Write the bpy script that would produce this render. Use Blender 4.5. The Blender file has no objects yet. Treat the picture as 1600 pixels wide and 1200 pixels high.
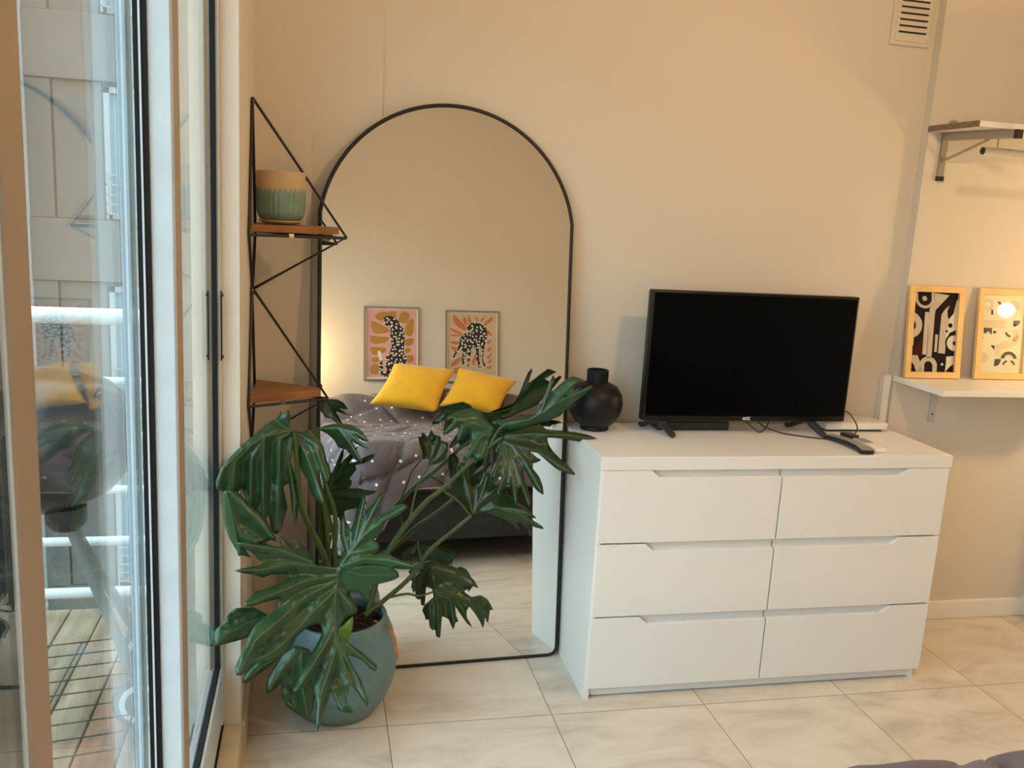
import bpy, bmesh, math, random
from mathutils import Vector, Matrix, noise
from mathutils.geometry import delaunay_2d_cdt
random.seed(7)
sc = bpy.context.scene
COL = sc.collection
PI = math.pi

# ------------------------------------------------------------------ camera
CAM = Vector((-0.84593, -2.47473, 1.51848))
RT = Vector((0.97646281, -0.20842942, 0.05547574))
UP = Vector((-0.01292125, 0.20021463, 0.97966685))
FW = Vector((0.21529844, 0.95732506, -0.19280897))
FPX = 1402.2
cd = bpy.data.cameras.new('camera'); cam = bpy.data.objects.new('camera', cd); COL.objects.link(cam)
cd.sensor_width = 36; cd.lens = FPX / 1600 * 36; cd.clip_start = .02; cd.clip_end = 300
cam.matrix_world = Matrix(((RT.x, UP.x, -FW.x, CAM.x), (RT.y, UP.y, -FW.y, CAM.y), (RT.z, UP.z, -FW.z, CAM.z), (0, 0, 0, 1)))
sc.camera = cam

# ------------------------------------------------------------------ world, exposure
sc.view_settings.view_transform = 'Standard'; sc.view_settings.look = 'None'
sc.view_settings.gamma = 1; sc.view_settings.use_curve_mapping = False
sc.view_settings.exposure = 0.30
w = bpy.data.worlds.new('sky'); sc.world = w; w.use_nodes = True
bg = w.node_tree.nodes['Background']
_nt = w.node_tree; _tc = _nt.nodes.new('ShaderNodeTexCoord'); _sp = _nt.nodes.new('ShaderNodeSeparateXYZ'); _cr = _nt.nodes.new('ShaderNodeValToRGB')
_nt.links.new(_tc.outputs['Generated'], _sp.inputs[0]); _mr = _nt.nodes.new('ShaderNodeMapRange'); _mr.inputs[1].default_value = -1; _mr.inputs[2].default_value = 1
_nt.links.new(_sp.outputs[2], _mr.inputs[0]); _nt.links.new(_mr.outputs[0], _cr.inputs[0]); _nt.links.new(_cr.outputs[0], bg.inputs[0])
_e = _cr.color_ramp.elements   # street level, skyline haze, overcast sky
_e[0].position = 0.0; _e[0].color = (.10, .105, .10, 1); _e[1].position = 1.0; _e[1].color = (.70, .90, 1.0, 1)
for _p, _c in ((.47, (.14, .15, .15, 1)), (.55, (.40, .47, .50, 1)), (.62, (.66, .87, 1.0, 1))):
    _x = _e.new(_p); _x.color = _c
bg.inputs[1].default_value = 4.5

def point(name, loc, power, col, r=.05):
    l = bpy.data.lights.new(name, 'POINT'); l.energy = power; l.color = col; l.shadow_soft_size = r
    o = bpy.data.objects.new(name, l); o.location = loc; COL.objects.link(o); return o
WARM = (1.0, 0.67, 0.37)
CEIL_LAMP = (.53, -1.20, 2.33); WALL_LAMP = (2.18, -.165, 1.325); BED_LAMP = (-.68, -3.34, 1.10)
P_CEIL, P_WALL, P_BED = 29, 12, 13

def at(u, v, Y):
    d = RT * ((u - 800) / FPX) - UP * ((v - 600) / FPX) + FW
    return CAM + d * ((Y - CAM.y) / d.y)

# ------------------------------------------------------------------ materials
def mat(name, col, rough=.5, metal=0, noise_s=0, noise_a=.06, bump=0, bump_s=80, spec=.5, coat=0, sheen=0, **kw):
    m = bpy.data.materials.new(name); m.use_nodes = True
    nt = m.node_tree; b = nt.nodes['Principled BSDF']
    c = (*col, 1)
    b.inputs['Base Color'].default_value = c; b.inputs['Roughness'].default_value = rough
    b.inputs['Metallic'].default_value = metal; b.inputs['Specular IOR Level'].default_value = spec
    b.inputs['Coat Weight'].default_value = coat; b.inputs['Sheen Weight'].default_value = sheen
    tc = nt.nodes.new('ShaderNodeTexCoord')
    n = nt.nodes.new('ShaderNodeTexNoise'); n.inputs['Scale'].default_value = noise_s or 6; n.inputs['Detail'].default_value = 5
    nt.links.new(tc.outputs['Object'], n.inputs['Vector'])
    r = nt.nodes.new('ShaderNodeValToRGB')
    a = noise_a
    r.color_ramp.elements[0].position = .3; r.color_ramp.elements[1].position = .7
    r.color_ramp.elements[0].color = (*[max(0, x * (1 - a)) for x in col], 1)
    r.color_ramp.elements[1].color = (*[min(1, x * (1 + a)) for x in col], 1)
    nt.links.new(n.outputs['Fac'], r.inputs['Fac']); nt.links.new(r.outputs['Color'], b.inputs['Base Color'])
    if bump:
        n2 = nt.nodes.new('ShaderNodeTexNoise'); n2.inputs['Scale'].default_value = bump_s; n2.inputs['Detail'].default_value = 4
        nt.links.new(tc.outputs['Object'], n2.inputs['Vector'])
        bp = nt.nodes.new('ShaderNodeBump'); bp.inputs['Strength'].default_value = bump; bp.inputs['Distance'].default_value = .01
        nt.links.new(n2.outputs['Fac'], bp.inputs['Height']); nt.links.new(bp.outputs['Normal'], b.inputs['Normal'])
    return m

def N(nt, t, **kw):
    n = nt.nodes.new(t)
    for k, v in kw.items():
        if k.startswith('_'): setattr(n, k[1:], v)
        else: n.inputs[k].default_value = v
    return n

M_WALL = mat('wall_paint', (.68, .622, .54), .85, noise_s=1.5, noise_a=.015, bump=.12, bump_s=18, spec=.2)
M_CEIL = mat('ceiling_paint', (.72, .67, .58), .9, noise_a=.01)
M_WHITE = mat('white_laminate', (.84, .82, .79), .38, noise_s=2.5, noise_a=.015)
M_RECESS = mat('white_laminate_edge', (.80, .78, .75), .45, noise_a=.01)
M_BLACK = mat('black_metal', (.012, .011, .011), .42, metal=.2)
M_VASE = mat('matte_black_ceramic', (.006, .006, .007), .42, noise_a=.1, spec=.3)
M_SCREEN = mat('tv_screen', (.0008, .0008, .0009), .16, spec=.10)
M_BEZEL = mat('tv_bezel', (.004, .004, .004), .30, spec=.3)
M_LOGO = mat('logo_silver', (.6, .6, .6), .4)
M_WOOD = mat('shelf_wood', (.27, .105, .032), .45, noise_s=9, noise_a=.3)
M_PINE = mat('pine_frame', (.78, .50, .20), .5, noise_s=12, noise_a=.1)
M_GREYFR = mat('taupe_frame', (.27, .225, .17), .5)
M_PAPER = mat('print_paper', (.78, .74, .68), .6)
M_STEEL = mat('brushed_steel', (.42, .39, .34), .32, metal=.85)
M_CHROME = mat('chrome', (.75, .72, .66), .12, metal=1)
M_ALU = mat('white_aluminium', (.57, .66, .73), .42, noise_s=14, noise_a=.05)
M_BROWNF = mat('tan_aluminium', (.34, .27, .21), .5)  # tan tone for thin strips on the inner faces of the stiles
M_GASKET = mat('black_gasket', (.008, .010, .011), .6, spec=.2)
M_SOIL = mat('bark_soil', (.035, .017, .010), .8, noise_s=60, noise_a=.7, bump=1, bump_s=90)
M_STEM = mat('leaf_stem', (.045, .080, .012), .42, noise_s=30, noise_a=.2)
M_DRYLEAF = mat('dry_leaf', (.36, .12, .03), .6, noise_s=30, noise_a=.3)
M_YELLOW = mat('mustard_velvet', (.86, .47, .012), .75, noise_s=12, noise_a=.06, bump=.35, bump_s=14, sheen=.3)
M_SHEET = mat('cream_mattress', (.68, .58, .46), .8)
M_BASE = mat('black_bed_fabric', (.022, .020, .020), .8, noise_s=40, noise_a=.2)
M_RAIL = mat('white_rail_paint', (.66, .69, .70), .4)
M_BBQ = mat('black_enamel', (.02, .02, .022), .25)
M_BBQLEG = mat('grey_leg_metal', (.20, .21, .21), .5)
M_RACK = mat('rusty_wire', (.05, .04, .03), .7)
M_RUBBER = mat('grey_plastic_wheel', (.13, .13, .13), .6)
M_WHEELW = mat('white_wheel_ring', (.62, .62, .60), .5)
M_CONC = mat('facade_grey_render', (.165, .15, .137), .9, noise_s=1.5, noise_a=.05)
M_CONC2 = mat('facade_light_render', (.40, .41, .41), .9, noise_s=1.5, noise_a=.04)
M_BWIN = mat('facade_window_pane', (.24, .33, .38), .2)
M_BWFR = mat('facade_window_frame', (.36, .37, .38), .5)
M_PLASTIC = mat('white_plastic', (.80, .77, .72), .4)
M_DARKPL = mat('dark_plastic', (.02, .02, .021), .35)
M_REMOTE = mat('silver_plastic', (.30, .28, .25), .35)
M_BRACKETG = mat('pale_grey_bracket', (.50, .48, .45), .5)
M_TERRA = mat('saucer_clay', (.62, .46, .28), .7)
M_VENT = mat('vent_plastic', (.66, .60, .52), .5)
M_HOLE = mat('dark_slot', (.03, .026, .02), .9)

def emis(name, col, s):
    m = bpy.data.materials.new(name); m.use_nodes = True; nt = m.node_tree
    nt.nodes.remove(nt.nodes['Principled BSDF'])
    e = N(nt, 'ShaderNodeEmission'); e.inputs[0].default_value = (*col, 1); e.inputs[1].default_value = s
    nt.links.new(e.outputs[0], nt.nodes['Material Output'].inputs[0]); return m
M_BULB = emis('lit_bulb', (1, .8, .5), 14)

def glass_mat():
    m = bpy.data.materials.new('window_glass'); m.use_nodes = True; nt = m.node_tree
    nt.nodes.remove(nt.nodes['Principled BSDF'])
    geo = N(nt, 'ShaderNodeNewGeometry')
    mx = N(nt, 'ShaderNodeMix'); mx.inputs[2].default_value = 1.52; mx.inputs[3].default_value = 1 / 1.52
    nt.links.new(geo.outputs['Backfacing'], mx.inputs[0])
    fr = N(nt, 'ShaderNodeFresnel'); nt.links.new(mx.outputs[0], fr.inputs['IOR'])
    tr = N(nt, 'ShaderNodeBsdfTransparent'); tr.inputs[0].default_value = (.955, .985, .98, 1)
    gl = N(nt, 'ShaderNodeBsdfGlossy'); gl.inputs['Roughness'].default_value = 0.0; gl.inputs[0].default_value = (.97, 1, 1, 1)
    ms = N(nt, 'ShaderNodeMixShader')
    nt.links.new(fr.outputs[0], ms.inputs[0]); nt.links.new(tr.outputs[0], ms.inputs[1]); nt.links.new(gl.outputs[0], ms.inputs[2])
    nt.links.new(ms.outputs[0], nt.nodes['Material Output'].inputs[0]); return m
M_GLASS = glass_mat()
M_MIRROR = mat('mirror_silver', (.93, .95, .93), 0.0, metal=1, noise_a=0)

def tile_mat():
    m = bpy.data.materials.new('floor_tiles'); m.use_nodes = True; nt = m.node_tree; b = nt.nodes['Principled BSDF']
    tc = N(nt, 'ShaderNodeTexCoord'); sp = N(nt, 'ShaderNodeSeparateXYZ'); nt.links.new(tc.outputs['Object'], sp.inputs[0])
    S = .50195
    def line(out, off):
        a = N(nt, 'ShaderNodeMath', _operation='SUBTRACT'); a.inputs[1].default_value = off; nt.links.new(out, a.inputs[0])
        d = N(nt, 'ShaderNodeMath', _operation='DIVIDE'); d.inputs[1].default_value = S; nt.links.new(a.outputs[0], d.inputs[0])
        r = N(nt, 'ShaderNodeMath', _operation='ROUND'); nt.links.new(d.outputs[0], r.inputs[0])
        s = N(nt, 'ShaderNodeMath', _operation='SUBTRACT'); nt.links.new(d.outputs[0], s.inputs[0]); nt.links.new(r.outputs[0], s.inputs[1])
        ab = N(nt, 'ShaderNodeMath', _operation='ABSOLUTE'); nt.links.new(s.outputs[0], ab.inputs[0])
        l = N(nt, 'ShaderNodeMath', _operation='LESS_THAN'); l.inputs[1].default_value = .0026; nt.links.new(ab.outputs[0], l.inputs[0])
        fl = N(nt, 'ShaderNodeMath', _operation='FLOOR'); nt.links.new(d.outputs[0], fl.inputs[0])
        return l, fl
    lx, fx = line(sp.outputs[0], -.62291); ly, fy = line(sp.outputs[1], -.0671)
    mxm = N(nt, 'ShaderNodeMath', _operation='MAXIMUM'); nt.links.new(lx.outputs[0], mxm.inputs[0]); nt.links.new(ly.outputs[0], mxm.inputs[1])
    cb = N(nt, 'ShaderNodeCombineXYZ'); nt.links.new(fx.outputs[0], cb.inputs[0]); nt.links.new(fy.outputs[0], cb.inputs[1])
    sc_ = N(nt, 'ShaderNodeVectorMath', _operation='SCALE'); sc_.inputs['Scale'].default_value = 3.7; nt.links.new(cb.outputs[0], sc_.inputs[0])
    ad = N(nt, 'ShaderNodeVectorMath', _operation='ADD'); nt.links.new(tc.outputs['Object'], ad.inputs[0]); nt.links.new(sc_.outputs[0], ad.inputs[1])
    mp = N(nt, 'ShaderNodeMapping'); mp.inputs['Rotation'].default_value = (0, 0, .5); mp.inputs['Scale'].default_value = (1, 2.2, 1); nt.links.new(ad.outputs[0], mp.inputs[0])
    n = N(nt, 'ShaderNodeTexNoise'); n.inputs['Scale'].default_value = 3.2; n.inputs['Detail'].default_value = 9; n.inputs['Roughness'].default_value = .62; n.inputs['Distortion'].default_value = .8
    nt.links.new(mp.outputs[0], n.inputs['Vector'])
    r = N(nt, 'ShaderNodeValToRGB'); e = r.color_ramp.elements
    e[0].position = .30; e[0].color = (.50, .43, .35, 1); e[1].position = .62; e[1].color = (.72, .645, .55, 1)
    x = e.new(.46); x.color = (.64, .565, .475, 1)
    nt.links.new(n.outputs['Fac'], r.inputs[0])
    mix = N(nt, 'ShaderNodeMix', _data_type='RGBA'); mix.inputs[7].default_value = (.17, .13, .09, 1)
    nt.links.new(mxm.outputs[0], mix.inputs[0]); nt.links.new(r.outputs[0], mix.inputs[6])
    nt.links.new(mix.outputs[2], b.inputs['Base Color'])
    b.inputs['Roughness'].default_value = .33; b.inputs['Specular IOR Level'].default_value = .4
    rr = N(nt, 'ShaderNodeMapRange'); rr.inputs[3].default_value = .28; rr.inputs[4].default_value = .42
    nt.links.new(n.outputs['Fac'], rr.inputs[0]); nt.links.new(rr.outputs[0], b.inputs['Roughness'])
    return m
M_TILE = tile_mat()
M_MARBLE = mat('beige_marble', (.68, .58, .42), .4, noise_s=14, noise_a=.16)

def deck_mat():
    m = bpy.data.materials.new('deck_planks'); m.use_nodes = True; nt = m.node_tree; b = nt.nodes['Principled BSDF']
    tc = N(nt, 'ShaderNodeTexCoord')
    oi = N(nt, 'ShaderNodeObjectInfo')
    mp = N(nt, 'ShaderNodeMapping'); mp.inputs['Scale'].default_value = (14, 1.6, 4); nt.links.new(tc.outputs['Object'], mp.inputs[0])
    n = N(nt, 'ShaderNodeTexNoise'); n.inputs['Scale'].default_value = 2.0; n.inputs['Detail'].default_value = 7; nt.links.new(mp.outputs[0], n.inputs['Vector'])
    n2 = N(nt, 'ShaderNodeTexNoise'); n2.inputs['Scale'].default_value = 5; n2.inputs['Detail'].default_value = 3; nt.links.new(tc.outputs['Object'], n2.inputs['Vector']); r2 = N(nt, 'ShaderNodeValToRGB'); r2.color_ramp.elements[0].color = (.6, .6, .6, 1); r2.color_ramp.elements[0].position = .35; r2.color_ramp.elements[1].position = .6; nt.links.new(n2.outputs['Fac'], r2.inputs[0])
    r = N(nt, 'ShaderNodeValToRGB'); e = r.color_ramp.elements
    e[0].position = .3; e[0].color = (.20, .135, .095, 1); e[1].position = .72; e[1].color = (.46, .33, .235, 1)
    nt.links.new(n.outputs['Fac'], r.inputs[0])
    at_ = N(nt, 'ShaderNodeAttribute'); at_.attribute_name = 'plank'
    mix = N(nt, 'ShaderNodeMix', _data_type='RGBA', _blend_type='MULTIPLY'); mix.inputs[0].default_value = 1
    nt.links.new(r.outputs[0], mix.inputs[6]); nt.links.new(at_.outputs['Color'], mix.inputs[7])
    mix2 = N(nt, 'ShaderNodeMix', _data_type='RGBA', _blend_type='MULTIPLY'); mix2.inputs[0].default_value = .5
    nt.links.new(mix.outputs[2], mix2.inputs[6]); nt.links.new(r2.outputs[0], mix2.inputs[7])
    nt.links.new(mix2.outputs[2], b.inputs['Base Color']); b.inputs['Roughness'].default_value = .7
    return m
M_DECK = deck_mat()

def leaf_mat(name, c0, c1, veinc):
    m = bpy.data.materials.new(name); m.use_nodes = True; nt = m.node_tree; b = nt.nodes['Principled BSDF']
    tc = N(nt, 'ShaderNodeTexCoord'); n = N(nt, 'ShaderNodeTexNoise'); n.inputs['Scale'].default_value = 9; n.inputs['Detail'].default_value = 4
    nt.links.new(tc.outputs['Object'], n.inputs['Vector'])
    r = N(nt, 'ShaderNodeValToRGB'); r.color_ramp.elements[0].color = (*c0, 1); r.color_ramp.elements[1].color = (*c1, 1)
    r.color_ramp.elements[0].position = .35; r.color_ramp.elements[1].position = .7
    nt.links.new(n.outputs['Fac'], r.inputs[0])
    a = N(nt, 'ShaderNodeAttribute'); a.attribute_name = 'vein'
    mix = N(nt, 'ShaderNodeMix', _data_type='RGBA'); mix.inputs[7].default_value = (*veinc, 1)
    nt.links.new(a.outputs['Fac'], mix.inputs[0]); nt.links.new(r.outputs[0], mix.inputs[6])
    nt.links.new(mix.outputs[2], b.inputs['Base Color'])
    b.inputs['Roughness'].default_value = .30; b.inputs['Specular IOR Level'].default_value = .6
    tl = N(nt, 'ShaderNodeBsdfTranslucent'); tl.inputs[0].default_value = (.10, .24, .02, 1)
    ms = N(nt, 'ShaderNodeMixShader'); ms.inputs[0].default_value = .14
    nt.links.new(b.outputs[0], ms.inputs[1]); nt.links.new(tl.outputs[0], ms.inputs[2])
    nt.links.new(ms.outputs[0], nt.nodes['Material Output'].inputs[0])
    return m
M_LEAF = leaf_mat('philodendron_leaf', (.010, .050, .018), (.026, .086, .032), (.09, .17, .07))
M_LEAFD = leaf_mat('shaded_leaf_underside', (.012, .034, .007), (.020, .048, .010), (.045, .08, .02))  # darker olive undersides, the leaves' backlit shade put into the colour
M_LEAFY = leaf_mat('young_leaf', (.10, .22, .02), (.16, .28, .03), (.22, .33, .08))

def duvet_mat():
    m = bpy.data.materials.new('grey_duvet'); m.use_nodes = True; nt = m.node_tree; b = nt.nodes['Principled BSDF']
    uv = N(nt, 'ShaderNodeUVMap')
    v = N(nt, 'ShaderNodeTexVoronoi', _voronoi_dimensions='2D'); v.inputs['Scale'].default_value = 9.5; v.inputs['Randomness'].default_value = .6
    nt.links.new(uv.outputs[0], v.inputs['Vector'])
    l = N(nt, 'ShaderNodeMath', _operation='LESS_THAN'); l.inputs[1].default_value = .068; nt.links.new(v.outputs['Distance'], l.inputs[0])
    n = N(nt, 'ShaderNodeTexNoise'); n.inputs['Scale'].default_value = 7; n.inputs['Detail'].default_value = 5; nt.links.new(uv.outputs[0], n.inputs['Vector'])
    r = N(nt, 'ShaderNodeValToRGB'); r.color_ramp.elements[0].color = (.098, .076, .086, 1); r.color_ramp.elements[1].color = (.158, .125, .132, 1)
    r.color_ramp.elements[0].position = .3; r.color_ramp.elements[1].position = .7
    nt.links.new(n.outputs['Fac'], r.inputs[0])
    mix = N(nt, 'ShaderNodeMix', _data_type='RGBA'); mix.inputs[7].default_value = (.85, .83, .82, 1)
    nt.links.new(l.outputs[0], mix.inputs[0]); nt.links.new(r.outputs[0], mix.inputs[6])
    nt.links.new(mix.outputs[2], b.inputs['Base Color']); b.inputs['Roughness'].default_value = .8; b.inputs['Sheen Weight'].default_value = .08
    n3 = N(nt, 'ShaderNodeTexNoise'); n3.inputs['Scale'].default_value = 30; nt.links.new(uv.outputs[0], n3.inputs['Vector'])
    bp = N(nt, 'ShaderNodeBump'); bp.inputs['Strength'].default_value = .25; bp.inputs['Distance'].default_value = .01
    nt.links.new(n3.outputs['Fac'], bp.inputs['Height']); nt.links.new(bp.outputs[0], b.inputs['Normal'])
    return m
M_DUVET = duvet_mat()

def pot_mat():
    # teal glaze with fish-scale lines, drawn on the UVs
    m = bpy.data.materials.new('teal_scale_glaze'); m.use_nodes = True; nt = m.node_tree; b = nt.nodes['Principled BSDF']
    uv = N(nt, 'ShaderNodeUVMap'); sp = N(nt, 'ShaderNodeSeparateXYZ'); nt.links.new(uv.outputs[0], sp.inputs[0])
    def mth(op, a, bb=None, c=None):
        n = N(nt, 'ShaderNodeMath', _operation=op)
        for i, x in enumerate((a, bb, c)):
            if x is None: continue
            if isinstance(x, (int, float)): n.inputs[i].default_value = x
            else: nt.links.new(x, n.inputs[i])
        return n.outputs[0]
    row = mth('FLOOR', sp.outputs[1]); odd = mth('MULTIPLY', mth('MODULO', row, 2.0), .5)
    fx = mth('SUBTRACT', mth('FRACT', mth('ADD', sp.outputs[0], odd)), .5)
    fy = mth('FRACT', sp.outputs[1])
    d = mth('SQRT', mth('ADD', mth('MULTIPLY', fx, fx), mth('MULTIPLY', mth('MULTIPLY', fy, .5), mth('MULTIPLY', fy, .5))))
    ln = mth('MAXIMUM', mth('LESS_THAN', mth('ABSOLUTE', mth('SUBTRACT', d, .47)), .022), mth('LESS_THAN', mth('ABSOLUTE', mth('SUBTRACT', d, .28)), .016))
    n = N(nt, 'ShaderNodeTexNoise'); n.inputs['Scale'].default_value = 1.1; n.inputs['Detail'].default_value = 5; nt.links.new(uv.outputs[0], n.inputs['Vector'])
    r = N(nt, 'ShaderNodeValToRGB'); r.color_ramp.elements[0].color = (.092, .175, .195, 1); r.color_ramp.elements[1].color = (.13, .225, .245, 1)
    nt.links.new(n.outputs['Fac'], r.inputs[0])
    mix = N(nt, 'ShaderNodeMix', _data_type='RGBA'); mix.inputs[7].default_value = (.14, .235, .24, 1)
    nt.links.new(ln, mix.inputs[0]); nt.links.new(r.outputs[0], mix.inputs[6])
    nt.links.new(mix.outputs[2], b.inputs['Base Color']); b.inputs['Roughness'].default_value = .38
    return m
M_POT = pot_mat()
M_TEALPOT = mat('sage_glaze', (.16, .25, .21), .35, noise_s=20, noise_a=.15)
M_TANGLAZE = mat('tan_band', (.52, .36, .20), .5, noise_s=20, noise_a=.08)

def spots_mat(name, base, dot, scale, th):
    m = bpy.data.materials.new(name); m.use_nodes = True; nt = m.node_tree; b = nt.nodes['Principled BSDF']
    tc = N(nt, 'ShaderNodeTexCoord'); v = N(nt, 'ShaderNodeTexVoronoi', _voronoi_dimensions='2D'); v.inputs['Scale'].default_value = scale; v.inputs['Randomness'].default_value = .8
    sx = N(nt, 'ShaderNodeSeparateXYZ'); cx = N(nt, 'ShaderNodeCombineXYZ'); nt.links.new(tc.outputs['Object'], sx.inputs[0]); nt.links.new(sx.outputs[0], cx.inputs[0]); nt.links.new(sx.outputs[2], cx.inputs[1]); nt.links.new(cx.outputs[0], v.inputs['Vector'])
    l = N(nt, 'ShaderNodeMath', _operation='LESS_THAN'); l.inputs[1].default_value = th; nt.links.new(v.outputs['Distance'], l.inputs[0])
    mix = N(nt, 'ShaderNodeMix', _data_type='RGBA'); mix.inputs[6].default_value = (*base, 1); mix.inputs[7].default_value = (*dot, 1)
    nt.links.new(l.outputs[0], mix.inputs[0]); nt.links.new(mix.outputs[2], b.inputs['Base Color']); b.inputs['Roughness'].default_value = .6
    return m
M_SPOT = spots_mat('spotted_ink', (.012, .012, .014), (.80, .77, .72), 40, .27)
M_PINK = mat('pink_print', (.68, .36, .36), .6, noise_s=3, noise_a=.12)
M_OCHRE = mat('ochre_print', (.40, .22, .035), .6)
M_BEIGEP = mat('beige_print', (.58, .47, .33), .6)
M_CORAL = mat('coral_print', (.60, .17, .08), .6)
M_INK = mat('ink_print', (.016, .012, .010), .8, spec=.1)
M_MAROON = mat('maroon_print', (.06, .010, .012), .8, spec=.1)
M_STONE = mat('stone_print', (.46, .40, .33), .5, noise_s=10, noise_a=.1)
M_STONE2 = mat('light_stone_print', (.60, .55, .47), .5)
M_CREAM = mat('cream_print', (.80, .70, .50), .5)
M_PEACH = mat('peach_print', (.74, .54, .34), .5)

# ------------------------------------------------------------------ mesh helpers
def bm_new(): return bmesh.new()
def add_box(bm, x0, x1, y0, y1, z0, z1, bev=0, seg=2):
    r = bmesh.ops.create_cube(bm, size=1)
    vs = r['verts']
    for v in vs:
        v.co = Vector(((x0 + x1) / 2 + v.co.x * (x1 - x0), (y0 + y1) / 2 + v.co.y * (y1 - y0), (z0 + z1) / 2 + v.co.z * (z1 - z0)))
    if bev:
        es = list({e for v in vs for e in v.link_edges})
        bmesh.ops.bevel(bm, geom=es, offset=bev, segments=seg, affect='EDGES', profile=.5)
    return bm
def box(x0, x1, y0, y1, z0, z1, bev=0, seg=2): return add_box(bm_new(), x0, x1, y0, y1, z0, z1, bev, seg)
def add_tube(bm, pts, r, n=10, closed=False, cap=True):
    pts = [Vector(p) for p in pts]; m = len(pts); rings = []
    rr = r if isinstance(r, (list, tuple)) else [r] * m
    prev = None
    for i, p in enumerate(pts):
        if closed: t = (pts[(i + 1) % m] - pts[i - 1])
        else: t = pts[min(i + 1, m - 1)] - pts[max(i - 1, 0)]
        t.normalize()
        if prev is None:
            a = Vector((0, 0, 1)) if abs(t.z) < .9 else Vector((1, 0, 0)); nrm = t.cross(a).normalized()
        else: nrm = (prev - t * prev.dot(t)).normalized()
        prev = nrm; b = t.cross(nrm)
        rings.append([bm.verts.new(p + (nrm * math.cos(2 * PI * k / n) + b * math.sin(2 * PI * k / n)) * rr[i]) for k in range(n)])
    for i in range(m if closed else m - 1):
        A, B = rings[i], rings[(i + 1) % m]
        for k in range(n): bm.faces.new((A[k], A[(k + 1) % n], B[(k + 1) % n], B[k]))
    if cap and not closed: bm.faces.new(rings[0][::-1]); bm.faces.new(rings[-1])
    return bm
def tube(pts, r, n=10, **k): return add_tube(bm_new(), pts, r, n, **k)
def smooth_pts(pts, n=6):
    pts = [Vector(p) for p in pts]; out = []
    P = [pts[0] * 2 - pts[1]] + pts + [pts[-1] * 2 - pts[-2]]
    for i in range(1, len(P) - 2):
        for k in range(n):
            t = k / n; a, b, c, d = P[i - 1], P[i], P[i + 1], P[i + 2]
            out.append(.5 * ((2 * b) + (c - a) * t + (2 * a - 5 * b + 4 * c - d) * t * t + (3 * b - a - 3 * c + d) * t ** 3))
    out.append(pts[-1]); return out
def lathe(prof, n=48, bm=None, c=(0, 0, 0), uvrep=None):
    bm = bm or bm_new(); rings = []
    for r, z in prof:
        if r < 1e-5: rings.append([bm.verts.new((c[0], c[1], c[2] + z))])
        else: rings.append([bm.verts.new((c[0] + r * math.cos(2 * PI * k / n), c[1] + r * math.sin(2 * PI * k / n), c[2] + z)) for k in range(n)])
    uvl = bm.loops.layers.uv.verify() if uvrep else None
    L = 0
    for i in range(len(rings) - 1):
        A, B = rings[i], rings[i + 1]
        dl = math.hypot(prof[i + 1][0] - prof[i][0], prof[i + 1][1] - prof[i][1])
        for k in range(n):
            k2 = (k + 1) % n
            if len(A) == 1 and len(B) == 1: continue
            if len(A) == 1: f = bm.faces.new((A[0], B[k2], B[k])); uvs = [(k + .5, L), (k + 1, L + dl), (k, L + dl)]
            elif len(B) == 1: f = bm.faces.new((A[k], A[k2], B[0])); uvs = [(k, L), (k + 1, L), (k + .5, L + dl)]
            else: f = bm.faces.new((A[k], A[k2], B[k2], B[k])); uvs = [(k, L), (k + 1, L), (k + 1, L + dl), (k, L + dl)]
            if uvl:
                for lp, (a, b) in zip(f.loops, uvs): lp[uvl].uv = (a / n * uvrep[0], b * uvrep[1])
        L += dl
    return bm
def prism(poly, y0, y1, bm=None):
    """poly in (x,z), extruded in Y"""
    bm = bm or bm_new()
    A = [bm.verts.new((x, y0, z)) for x, z in poly]; B = [bm.verts.new((x, y1, z)) for x, z in poly]
    bm.faces.new(A); bm.faces.new(B[::-1])
    for i in range(len(poly)): j = (i + 1) % len(poly); bm.faces.new((A[j], A[i], B[i], B[j]))
    return bm
def obj(name, bm, m, parent=None, smooth=False, bevel=0, M=None):
    me = bpy.data.meshes.new(name)
    bmesh.ops.recalc_face_normals(bm, faces=bm.faces)
    if M is not None: bm.transform(M)
    if parent is not None and parent.type == 'EMPTY' or parent is not None:
        bm.transform(Matrix.Translation(-world_loc(parent)))
    bm.to_mesh(me); bm.free(); me.materials.append(m)
    o = bpy.data.objects.new(name, me); COL.objects.link(o)
    if smooth:
        for p in me.polygons: p.use_smooth = True
        if smooth != 'all':
            me.set_sharp_from_angle(angle=math.radians(40))
    if bevel:
        b = o.modifiers.new('bevel', 'BEVEL'); b.width = bevel; b.segments = 2; b.limit_method = 'ANGLE'
    if parent is not None: o.parent = parent
    return o
def world_loc(o):
    v = Vector(o.location)
    while o.parent: o = o.parent; v += Vector(o.location)
    return v
def thing(name, label, cat, loc, group=None):
    o = bpy.data.objects.new(name, None); COL.objects.link(o); o.location = loc
    o.empty_display_size = .05
    return tag(o, label, cat, group)
def tag(o, label, cat, group=None, kind=None):
    o['label'] = label; o['category'] = cat
    if group: o['group'] = group
    if kind: o['kind'] = kind
    return o
def struct(name, bm, m, label, cat, **k):
    o = obj(name, bm, m, **k); o['kind'] = 'structure'; o['label'] = label; o['category'] = cat; return o

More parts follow.
